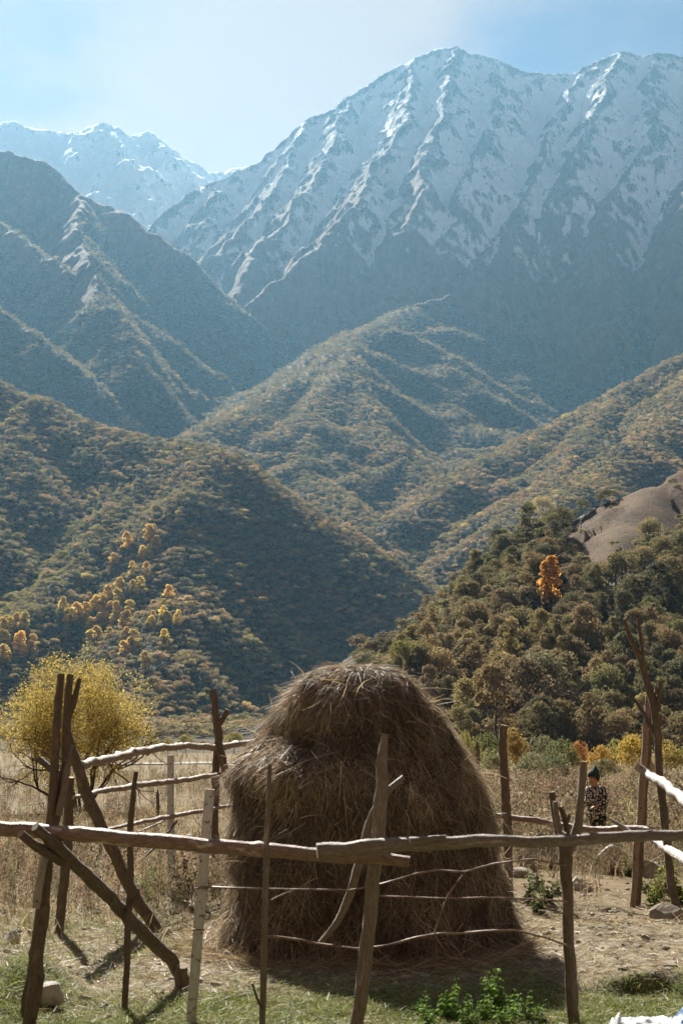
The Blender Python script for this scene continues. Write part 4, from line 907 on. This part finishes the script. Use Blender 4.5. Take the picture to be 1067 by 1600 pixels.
# ---- the fence right of the haystack
RF = fence('pole fence of a tall forked trunk cluster and white birch rails beside the stones', 990, 14.3)
pole(RF, 'post', [(787, 1132, 14.9), (785, 1160, 14.9), (788, 1230, 14.9), (793, 1300, 14.9), (795, 1396, 14.9)], [12, 13, 14, 14, 14], M_BARK, True, label='stout post beside the haystack', knots=0.5)
pole(RF, 'rail', [(760, 1273, 15.1), (800, 1277, 15.0), (870, 1289, 14.8), (930, 1297, 14.5), (1000, 1294, 14.2), (1016, 1297, 14.1)], [7, 9, 10, 11, 12, 11], M_RAIL, knots=0.4, label='low reddish rail with a broken end')
pole(RF, 'post', [(1011, 1088, 14.3), (1009, 1130, 14.3), (1005, 1200, 14.3), (1000, 1260, 14.3), (994, 1330, 14.3), (989, 1400, 14.3)], [7, 9, 10, 11, 10, 9], M_TAN, True, knots=0.3)
pole(RF, 'post', [(1017, 1100, 14.45), (1013, 1165, 14.45), (1005, 1255, 14.45), (1000, 1330, 14.45), (996, 1398, 14.45)], [8, 10, 10, 10, 10], M_BARK, True)
tp = pole(RF, 'post', [(975, 970, 13.95), (983, 994, 13.95), (999, 1026, 13.95), (1008, 1062, 13.95), (1019, 1092, 13.9), (1026, 1140, 13.85), (1030, 1210, 13.8), (1038, 1290, 13.7), (1047, 1370, 13.6), (1056, 1425, 13.5)], [6, 7, 10, 11, 12, 12, 12, 13, 13, 13], M_BARK, True, label='tall crooked forked trunk', knots=0.2)
pole(tp, 'fork', [(996, 965, 13.98), (999, 992, 13.97), (1003, 1020, 13.95), (1004, 1035, 13.95)], [5, 6, 6, 7], M_BARK)
pole(tp, 'branch', [(1032, 1065, 13.9), (1029, 1085, 13.88), (1027, 1112, 13.86)], [7, 8, 9], M_BARK)
pole(tp, 'branch', [(987, 1088, 14.05), (1001, 1106, 14.0), (1014, 1130, 13.9), (1027, 1158, 13.85)], [4, 6, 7, 7], M_BARK)
pole(tp, 'branch', [(1024, 1072, 13.93), (1025, 1090, 13.92), (1025, 1108, 13.88)], [6, 6, 7], M_TAN)
pole(RF, 'rail', [(994, 1197, 14.15), (1010, 1210, 14.1), (1035, 1222, 13.4), (1067, 1250, 12.6), (1100, 1280, 11.9), (1160, 1330, 11.0)], [12, 13, 15, 17, 19, 21], M_BIRCH, label='white birch log rail', knots=0.2)
pole(RF, 'rail', [(1020, 1312, 14.0), (1040, 1325, 13.7), (1067, 1343, 12.9), (1100, 1370, 12.2), (1150, 1410, 11.4)], [11, 13, 17, 19, 20], M_BIRCH, label='lower white birch log rail')
pole(RF, 'branch', [(950, 1279, 14.35), (965, 1287, 14.3), (985, 1300, 14.2), (1000, 1312, 14.1)], [4, 6, 8, 8], M_BIRCH, label='broken white birch branch')
pole(RF, 'branch', [(1003, 1212, 14.05), (1020, 1222, 13.9), (1040, 1234, 13.6), (1067, 1262, 12.9)], [3, 4, 4, 4], M_TAN, sides=6)
# ---- lone stakes further off
for px, t0, Yd, w, lb in ((247, 1234, 34.0, 5, 'small dark pointed stake alone in the dry meadow'), (745, 1158, 24.0, 7, 'grey pointed stake standing in brush behind the haystack')):
    xg = at(px, 1300, Yd)[0]; g = hz(xg, Yd); P = [at(px, t0, Yd), at(px, t0, Yd) - np.array([0, 0, 0.10]), np.array([xg, Yd, g - 0.1])]
    o = obj('stake', pole_mesh('stake', [p - np.array([xg, Yd, g]) for p in P], [0.006, w * Yd / FPX * 0.5, w * Yd / FPX * 0.55], M_BARK), label=lb, cat='stake', loc=(xg, Yd, g))
# ---------------------------------------------------------------- rocks
def rock_mesh(name, seed, mat, flat=0.7, cuts=15):
    rg = np.random.default_rng(seed); bm = bmesh.new(); bmesh.ops.create_icosphere(bm, subdivisions=3, radius=1.0)
    V = np.array([v.co[:] for v in bm.verts])
    for _ in range(cuts):
        d = rg.normal(0, 1, 3); d /= np.linalg.norm(d); h = rg.uniform(0.38, 0.8); e = np.maximum(V @ d - h, 0); V = V - e[:, None] * d * 0.9
    V += 0.06 * np.stack([fbm(V[:, 0] * 2 + seed, V[:, 1] * 2 + V[:, 2] * 1.7, 3, seed + i) for i in range(3)], -1)
    V[:, 2] *= flat
    for v, c in zip(bm.verts, V): v.co = c
    me = bpy.data.meshes.new(name); bm.to_mesh(me); bm.free(); me.materials.append(mat); return me
m_, nt_, out_ = mat_new('field_stone'); p_ = wpos(nt_); a_ = noise(nt_, p_, 14.0, 6.0, 0.65); b_ = noise(nt_, p_, 3.0, 4.0)
finish(nt_, out_, mixc(nt_, ramp(nt_, b_, [(0.45, 0.0), (0.65, 0.7)]), ramp(nt_, a_, [(0.3, (0.13, 0.11, 0.09)), (0.7, (0.36, 0.32, 0.27))]), (0.24, 0.19, 0.13)), 0.9, a_, 0.02, 0.8); M_ROCK = m_
m_, nt_, out_ = mat_new('pale_stone'); p_ = wpos(nt_); a_ = noise(nt_, p_, 14.0, 6.0, 0.65)
finish(nt_, out_, ramp(nt_, a_, [(0.3, (0.28, 0.26, 0.24)), (0.7, (0.52, 0.49, 0.45))]), 0.9, a_, 0.02, 0.8); M_PALE = m_
rocks = [rock_mesh('rock', 500 + i, M_ROCK, 0.6 + 0.1 * (i % 3)) for i in range(5)]; pales = [rock_mesh('rock', 520 + i, M_PALE, 0.65) for i in range(3)]
rngR = np.random.default_rng(9)
def rock(px, py, wpx, hpx, label, pale=False, group=None, depth=0.8, tilt=0.15, i=0):
    p = ground(px, py); k = p[1] / FPX * (1.35 if px > 800 and wpx > 20 else 1.0)
    me = (pales if pale else rocks)[i % (3 if pale else 5)]
    o = obj('rock', me, label=label, cat='rock', group=group, loc=(p[0], p[1] + wpx * k * depth * 0.35, hz(p[0], p[1]) + hpx * k * 0.30))
    o.scale = (wpx * k * 0.66, wpx * k * 0.66 * depth, hpx * k * 1.05); o.rotation_euler = (rngR.normal(0, tilt), rngR.normal(0, tilt), rngR.uniform(-0.5, 0.5)); return o
rock(852, 1357, 34, 42, 'pointed brown rock behind the forked post', i=0)
rock(828, 1362, 30, 22, 'dark squat rock between the haystack and the pointed rock', i=1)
rock(815, 1372, 34, 16, 'low flat rock against the haystack side', i=2)
rock(902, 1350, 74, 30, 'long low slab of rock under the grey rail', i=3, tilt=0.08)
rock(965, 1366, 66, 34, 'large tilted slab leaning up beside the trunk cluster', pale=True, i=1, tilt=0.25)
rock(880, 1335, 40, 22, 'brown block of stone left of the long low slab', i=2)
rock(940, 1338, 36, 22, 'rough brown stone between the long slab and the tilted slab', i=4)
rock(1025, 1372, 44, 24, 'dark stone between the two right-hand posts', i=1)
rock(905, 1325, 22, 20, 'small rounded rock on top of the long low slab', i=4)
rock(907, 1392, 34, 16, 'pale flat rock on the trampled soil beside the forked post', pale=True, i=2)
rock(1050, 1440, 40, 22, 'brown rock at the foot of the tall crooked trunk', i=0)
rock(20, 1474, 26, 18, 'pale rock in the grass left of the front post', pale=True, i=0)
rock(52, 1462, 22, 12, 'small brown rock behind the front post', i=3)
rock(75, 1575, 44, 52, 'grey boulder half sunk at the end of the earth hump', pale=True, i=1)
rock(355, 1500, 30, 14, 'pale flat stone at the edge of the haystack shadow', pale=True, i=2)
rock(326, 1488, 20, 12, 'small brown stone before the haystack foot', i=2)
for j, (px, py, w, h) in enumerate(((300, 1322, 18, 16), (312, 1330, 22, 20), (325, 1322, 20, 24), (308, 1310, 14, 12), (295, 1312, 14, 12), (320, 1340, 26, 12))):
    rock(px, py, w, h, 'whitish stone of the rubble heap behind the grey stake', True, 'rubble heap behind the stake', i=j)
for j, (px, py, w) in enumerate(((925, 1452, 12), (1010, 1470, 16), (948, 1425, 14), (985, 1445, 10), (1040, 1485, 14), (900, 1432, 12), (975, 1480, 9), (1025, 1432, 12))):
    rock(px, py, w, w * 0.6, 'brown clod on the trampled strawy soil', False, 'clods on the trampled soil', i=j)
def clods():
    rg = np.random.default_rng(31); n = 2600; r = 7.9 + 9.5 * rg.uniform(0, 1, n) ** 1.2; th = np.radians(rg.uniform(-15.5, 15.5, n)); x, y = r * np.sin(th), r * np.cos(th)
    k = rg.uniform(0, 1, n) < np.clip(1.0 - 1.4 * green_amount(x, y), 0.12, 1) * (np.hypot(x - HS[0], y - HS[1]) > 1.2); x, y = x[k], y[k]
    o = grow_points('soil_clods', x, y, height(x, y) + 0.004, 0.008 + 0.035 * rg.uniform(0, 1, len(x)) ** 3, np.tile([0.2, 0.15, 0.1], (len(x), 1)), rocks, '', rg)
    o['label'] = 'small clods and pebbles strewn over the bare soil'; o['category'] = 'soil'
clods()
o = rock(931, 1296, 34, 24, 'pale stone standing in weeds before the person', True, i=0)
p26 = at(931, 1290, 26.3); o.location = (p26[0], 26.3, hz(p26[0], 26.3) + 0.18); o.scale = (0.20, 0.17, 0.27)

# ---------------------------------------------------------------- yellow tree and shrubs
def branchy(name, rg, limbs, mat, r0):
    """stems that split into finer branches; returns mesh and the twig ends"""
    V = []; Fq = []; ends = []
    def tube(p, q, ra, rb, sides=6):
        b = len(V); d = q - p; d = d / (np.linalg.norm(d) + 1e-9); u = np.cross(d, [0.31, 0.9, 0.2]); u /= np.linalg.norm(u); w = np.cross(d, u)
        for c, r in ((p, ra), (q, rb)):
            for k in range(sides): a = 2 * math.pi * k / sides; V.append(c + r * (math.cos(a) * u + math.sin(a) * w))
        for k in range(sides): Fq.append([b + k, b + (k + 1) % sides, b + sides + (k + 1) % sides, b + sides + k])
    def grow(p, d, L, r, lev):
        nseg = 3
        for i in range(nseg):
            d = d + rg.normal(0, 0.16, 3) + np.array([0, 0, 0.05]); d /= np.linalg.norm(d); q = p + d * L / nseg
            tube(p, q, r * (1 - 0.25 * i / nseg), r * (1 - 0.25 * (i + 1) / nseg), 6 if lev < 2 else 4); p = q
            if lev >= 1: ends.append((p, lev))
        if lev < 3:
            for k in range(3 if lev < 2 else 3):
                e = d + rg.normal(0, 0.55, 3); e /= np.linalg.norm(e); grow(p, e, L * rg.uniform(0.55, 0.75), r * 0.55, lev + 1)
    for d, L in limbs: grow(np.array([rg.normal(0, 0.06), rg.normal(0, 0.06), -0.1]), np.array(d) / np.linalg.norm(d), L, r0, 0)
    return mesh_np(name, np.array(V), np.array(Fq), mat), ends
M_YLEAF = leaf_mat('yellow_leaf', 'obj', 0.5, 1.1)
def yellow_tree():
    rg = np.random.default_rng(15); d = 40.0; x = at(128, 1225, d)[0]; g = hz(x, d); k = d / FPX
    e = obj('yellow_tree', None, label='bushy tree with golden yellow leaves in the meadow behind the left posts', cat='tree', loc=(x, d, g))
    limbs = [((rg.normal(0, 0.5), rg.normal(0, 0.4), 1.0), rg.uniform(1.2, 1.6)) for _ in range(9)]
    tm, ends = branchy('trunk', rg, limbs, M_TBARK, 0.05); obj('trunk', tm, e)
    cx, cz = at(113, 1125, d)[0] - x, at(113, 1128, d)[2] - g; hw, hh = 118 * k, 104 * k
    P = []; lv = []
    E = np.array([p for p, l in ends if l >= 2])
    q = (E - np.array([cx, 0, cz])) / np.array([hw, hw * 0.85, hh]); E = E[np.linalg.norm(q, axis=1) < 1.0]
    for c in E[rg.permutation(len(E))[:500]]:
        P.append(c + rg.normal(0, 0.10, (14, 3))); lv.append(np.clip(rg.normal(0.5, 0.2) + rg.normal(0, 0.2, 14), 0, 1))
    for i in range(1150):                        # sprays filling out the uneven outline
        v = rg.normal(0, 1, 3); v /= np.linalg.norm(v); rr = rg.uniform(0.35, 1.0) * (1 + 0.42 * float(fbm(np.array([v[0] * 2 + 3]), np.array([v[2] * 2 + v[1]]), 2, 19)[0]))
        c = np.array([cx, 0, cz]) + v * np.array([hw, hw * 0.85, hh]) * rr
        if c[2] < 0.18: continue
        P.append(c + rg.normal(0, 1, (34, 3)) * np.array([0.15, 0.15, 0.12])); lv.append(np.clip(rg.normal(0.5, 0.2) + rg.normal(0, 0.2, 34), 0, 1))
    P = np.concatenate(P); lv = np.concatenate(lv)
    V, Fq = leaf_quads(P, np.tile([0, 0, 1.0], (len(P), 1)), 0.029, rg, 1.0, 1.0)
    me = mesh_np('crown', V, Fq, M_YLEAF, False); add_lv(me, np.repeat(lv, 4)); c = obj('crown', me, e); c.color = (0.40, 0.31, 0.085, 1)
yellow_tree()
def shrub_mesh(seed, nclump=30, per=60, size=0.032):
    rg = np.random.default_rng(seed); P, Nn, lv = crown_points(rg, 'broad', nclump, per, 0.62); P[:, 2] = np.clip((P[:, 2] - 0.22) * 1.28, 0.0, 2)
    V, Fq = leaf_quads(P, Nn, size, rg, 0.9, 0.8); me = mesh_np('foliage', V, Fq, M_LEAF_O, False); add_lv(me, np.repeat(lv, 4)); return me
shrubs = [shrub_mesh(600 + i) for i in range(5)]
stems = [trunk_mesh('stem', np.random.default_rng(620 + i), 0.8, 0.018, M_TBARK, 6, 0.35) for i in range(2)]
rngS = np.random.default_rng(4)
def shrub(px, top, wpx, Yd, tint, label, group=None, name='shrub'):
    x = at(px, 1200, Yd)[0]; g = hz(x, Yd); h = at(px, top, Yd)[2] - g; w = wpx * Yd / FPX
    tint = 0.72 * np.array(tint) + 0.28 * np.array([0.17, 0.14, 0.08])
    e = obj(name, None, label=label, cat='shrub', group=group, loc=(x, Yd, g - 0.1)); e.scale = (w * 0.85, w * 0.85, h * 1.1); e.rotation_euler = (0, 0, rngS.uniform(0, 6.28))
    obj('stem', stems[rngS.integers(0, 2)], e); c = obj('foliage', shrubs[rngS.integers(0, 5)], e); c.color = (*tint, 1); return e
OL, GR, YE, OR, GG = (0.26, 0.24, 0.07), (0.13, 0.16, 0.06), (0.50, 0.36, 0.07), (0.46, 0.20, 0.06), (0.19, 0.20, 0.11)
for px, top, w, Yd, tint, lb in (
    (728, 1143, 62, 88, OL, 'olive-yellow shrub rising beside the right edge of the haystack'), (762, 1142, 64, 92, GR, 'green shrub behind the grey pointed stake'),
    (806, 1140, 58, 86, (0.36, 0.25, 0.08), 'rusty orange-topped shrub right of the stout post'), (845, 1146, 62, 94, GG, 'grey-green shrub left of the orange shrub'),
    (880, 1152, 56, 82, (0.14, 0.17, 0.07), 'dark green shrub behind the forked post'), (868, 1178, 58, 66, (0.10, 0.13, 0.06), 'low dark green shrub before the taller ones'),
    (905, 1160, 44, 90, OR, 'small orange shrub between green ones behind the person'), (935, 1166, 52, 84, (0.48, 0.30, 0.06), 'orange-yellow shrub directly behind the person'),
    (958, 1160, 50, 92, (0.30, 0.28, 0.07), 'yellow-green shrub right of the person'), (988, 1150, 66, 84, YE, 'bright yellow shrub behind the trunk cluster'),
    (1040, 1160, 64, 80, (0.36, 0.28, 0.07), 'yellow-olive shrub right of the trunk cluster'), (1085, 1160, 70, 84, OL, 'olive shrub at the end of the hedge past the white birch rail'),
    (830, 1172, 60, 76, GG, 'low pale green shrub behind the stout post'), (770, 1172, 60, 74, (0.22, 0.24, 0.10), 'low pale shrub close behind the haystack'),
    (945, 1185, 60, 70, (0.17, 0.17, 0.08), 'low grey shrub close behind the person'), (1010, 1182, 60, 66, (0.24, 0.17, 0.08), 'low brown shrub behind the white birch rail')):
    shrub(px, top, w, Yd, tint, lb)
for px, top, w, Yd in ((236, 1150, 30, 290), (262, 1152, 34, 285), (290, 1149, 40, 280), (318, 1157, 22, 290), (366, 1145, 42, 275), (392, 1156, 26, 285), (205, 1152, 40, 295), (420, 1150, 40, 290)):
    shrub(px, top, w, Yd, (0.34, 0.30, 0.11), 'round pale olive bush in the row at the far edge of the meadow', 'bushes along the far edge of the meadow', 'round_bush')
for px, top, w, Yd, tint, lb in ((600, 1130, 80, 210, OL, 'olive bush far behind the haystack'), (690, 1138, 60, 180, GR, 'green bush behind the right shoulder of the haystack')):
    shrub(px, top, w, Yd, tint, lb)

# ---------------------------------------------------------------- person
def skin_obj(name, verts, edges, mat, parent, root=0, sub=2):
    me = bpy.data.meshes.new(name); me.from_pydata([v[:3] for v in verts], edges, []); me.materials.append(mat)
    o = obj(name, me, parent); md = o.modifiers.new('skin', 'SKIN'); md.use_smooth_shade = True
    if not me.skin_vertices: return o
    for sv, v in zip(me.skin_vertices[0].data, verts): sv.radius = (v[3], v[4] if len(v) > 4 else v[3]); sv.use_root = False
    me.skin_vertices[0].data[root].use_root = True
    s = o.modifiers.new('sub', 'SUBSURF'); s.levels = sub; s.render_levels = sub
    return o
def person():
    m, nt, out = mat_new('skin'); finish(nt, out, (0.42, 0.24, 0.16), 0.6); MS = m
    m, nt, out = mat_new('patterned_cloth'); tcn = nd(nt, 'ShaderNodeTexCoord')
    vo = nd(nt, 'ShaderNodeTexVoronoi', Vector=tcn.outputs['Object'], Scale=22.0, Randomness=0.7)
    finish(nt, out, ramp(nt, vo.outputs['Distance'], [(0.40, (0.55, 0.50, 0.42)), (0.48, (0.022, 0.020, 0.022))]), 0.9); MP = m
    m, nt, out = mat_new('dark_trousers'); finish(nt, out, (0.035, 0.032, 0.035), 0.9); MT = m
    m, nt, out = mat_new('knit_hat'); finish(nt, out, ramp(nt, noise(nt, nd(nt, 'ShaderNodeTexCoord').outputs['Object'], 40.0), [(0.3, (0.015, 0.028, 0.026)), (0.7, (0.035, 0.06, 0.055))]), 0.95); MH = m
    m, nt, out = mat_new('hair'); finish(nt, out, (0.06, 0.035, 0.022), 0.7); MR = m
    Yd = 28.0; x = at(932, 1240, Yd)[0]; g = hz(x, Yd)
    e = obj('person', None, label='person in a dark hat and black-and-white patterned jacket standing in the weeds', cat='person', loc=(x, Yd, g)); e.rotation_euler = (0, 0, math.radians(125)); e.scale = (0.98,) * 3
    B = [(0, 0, .88, .13), (0, .01, 1.04, .125), (0, .03, 1.22, .13, .11), (0, .05, 1.36, .055), (0, .085, 1.43, .075, .08), (0, .10, 1.51, .085, .095), (0, .095, 1.57, .07, .08)]
    E = [(i, i + 1) for i in range(6)]
    B += [(0, .185, 1.475, .014), (0, .205, 1.463, .011)]; E += [(5, 7), (7, 8)]      # nose
    for s in (-1, 1):
        b = len(B); B += [(s * .085, 0, .80, .085), (s * .10, .02, .46, .058), (s * .10, -.01, .09, .04), (s * .11, .13, .035, .038)]; E += [(0, b), (b, b + 1), (b + 1, b + 2), (b + 2, b + 3)]
        b = len(B); B += [(s * .17, .02, 1.30, .055), (s * .23, .0, 1.06, .043), (s * .17, .19, .98, .028), (s * .155, .255, .965, .034, .018)]; E += [(2, b), (b, b + 1), (b + 1, b + 2), (b + 2, b + 3)]
        h = b + 3
        for f, (fx, fy, fz, ln) in enumerate(((.028, .02, .0, .07), (.012, .03, .0, .078), (-.005, .03, -.002, .072), (-.02, .026, -.004, .058))):
            q = len(B); B += [(s * (.155 + fx * .8), .255 + fy + ln * .45, .955, .009), (s * (.155 + fx), .255 + fy + ln * .8, .925, .008)]; E += [(h, q), (q, q + 1)]
        q = len(B); B += [(s * .115, .245, .955, .011), (s * .10, .285, .945, .009)]; E += [(h, q), (q, q + 1)]
    skin_obj('body', B, E, MS, e)
    J = [(0, .01, .72, .20, .18), (0, .0, .90, .19, .17), (0, .01, 1.06, .18, .16), (0, .03, 1.22, .185, .155), (0, .05, 1.35, .115, .10)]; Ej = [(0, 1), (1, 2), (2, 3), (3, 4)]
    for s in (-1, 1):
        b = len(J); J += [(s * .18, .03, 1.285, .09), (s * .25, .03, 1.06, .078), (s * .185, .18, .99, .06)]; Ej += [(3, b), (b, b + 1), (b + 1, b + 2)]
    skin_obj('jacket', J, Ej, MP, e, 1)
    T = [(0, 0, .84, .135)]; Et = []
    for s in (-1, 1):
        b = len(T); T += [(s * .09, 0, .74, .105), (s * .10, .02, .46, .078), (s * .10, -.005, .10, .062)]; Et += [(0, b), (b, b + 1), (b + 1, b + 2)]
    skin_obj('trousers', T, Et, MT, e, 0)
    for s in (-1, 1):
        skin_obj('shoe', [(s * .10, -.03, .04, .05), (s * .105, .07, .035, .045), (s * .115, .16, .03, .035)], [(0, 1), (1, 2)], MT, e, 0)
        skin_obj('eye', [(s * .034, .178, 1.505, .008), (s * .036, .180, 1.505, .008)], [(0, 1)], MR, e, 0, 1)
    skin_obj('hair', [(0, .015, 1.43, .06, .05), (0, .02, 1.50, .088, .07), (0, .05, 1.56, .08, .085)], [(0, 1), (1, 2)], MR, e, 0)
    # pointed knit hat tilted back
    V = []; Fq = []
    for i, (z, r, oy) in enumerate(((1.525, .118, .08), (1.55, .120, .08), (1.60, .108, .07), (1.66, .075, .05), (1.71, .040, .03), (1.74, .012, .02))):
        for k in range(18): a = 2 * math.pi * k / 18; V.append((math.cos(a) * r, oy + math.sin(a) * r * 1.05, z + 0.03 * math.sin(a) * (i < 3)))
    for i in range(5):
        for k in range(18): Fq.append([i * 18 + k, i * 18 + (k + 1) % 18, (i + 1) * 18 + (k + 1) % 18, (i + 1) * 18 + k])
    obj('hat', mesh_np('hat', np.array(V), np.array(Fq), MH), e)
person()

# ---------------------------------------------------------------- white and blue sack at the lower right
def sack():
    m, nt, out = mat_new('woven_plastic'); p = wpos(nt)
    col = nd(nt, 'ShaderNodeAttribute', _attribute_name='blue').outputs['Fac']
    finish(nt, out, mixc(nt, col, ramp(nt, noise(nt, p, 18.0, 4.0), [(0.3, (0.55, 0.57, 0.58)), (0.7, (0.78, 0.79, 0.80))]), (0.06, 0.16, 0.34)), 0.45, noise(nt, p, 90.0, 3.0), 0.006, 0.5, 0.4, 0.15)
    p0 = ground(1052, 1622); nx, ny = 90, 50
    U, Vv = np.meshgrid(np.linspace(-1, 1, nx), np.linspace(-1, 1, ny), indexing='ij')
    x = p0[0] + U * 0.33 + 0.03 * fbm(U * 2, Vv * 2, 2, 3); y = p0[1] + Vv * 0.24 + 0.03 * fbm(U * 2 + 5, Vv * 2, 2, 4)
    edge = np.clip(1.0 - np.maximum(np.abs(U), np.abs(Vv)) ** 6, 0, 1)
    z = 0.05 + 0.045 * ridged(U * 1.6 + 2, Vv * 1.6, 3, 5) + 0.085 * np.exp(-(((U - 0.28) / 0.16) ** 2 + ((Vv - 0.1) / 0.5) ** 2)) + 0.06 * sstep(0.3, 0.6, U) + 0.085 * np.exp(-(((U + 0.93) / 0.07) ** 2 + ((Vv - 0.2) / 0.3) ** 2))
    z = height(x, y) + z * (0.25 + 0.75 * np.clip(edge * 2, 0, 1)) - 0.03 * (1 - edge)
    i = np.arange(nx - 1)[:, None] * ny + np.arange(ny - 1)[None, :]
    Fq = np.stack([i, i + ny, i + ny + 1, i + 1], -1).reshape(-1, 4)
    me = mesh_np('sack', np.stack([x, y, z], -1).reshape(-1, 3) - np.array([p0[0], p0[1], hz(p0[0], p0[1])]), Fq, m)
    bl = sstep(0.05, 0.09, U + 0.1 * Vv) * (1 - sstep(0.26, 0.30, U + 0.1 * Vv))
    a = me.attributes.new('blue', 'FLOAT', 'POINT'); a.data.foreach_set('value', bl.ravel().astype(np.float32))
    obj('sack', me, label='crumpled white plastic sack with a blue stripe lying on the grass', cat='sack', loc=(p0[0], p0[1], hz(p0[0], p0[1])))
sack()
# ---------------------------------------------------------------- haze: one closed box of even pale-blue air round camera and scene
def haze():
    m, nt, out = mat_new('haze')
    v = nd(nt, 'ShaderNodeVolumePrincipled', Density=HAZE_D, Anisotropy=0.47)
    v.inputs['Color'].default_value = HAZE_C
    nt.links.new(v.outputs[0], out.inputs['Volume'])
    x, y0, y1, z0, z1 = 9000, -1000, 9800, -40, 3760
    V = np.array([(sx * x, yy, zz) for zz in (z0, z1) for yy in (y0, y1) for sx in (-1, 1)], float)
    Fq = np.array([[0, 2, 3, 1], [4, 5, 7, 6], [0, 1, 5, 4], [2, 6, 7, 3], [0, 4, 6, 2], [1, 3, 7, 5]])
    obj('haze', mesh_np('haze', V, Fq, m, False), kind='stuff')
HAZE_D = 0.000029; HAZE_C = (0.25, 0.51, 0.74, 1)
haze()
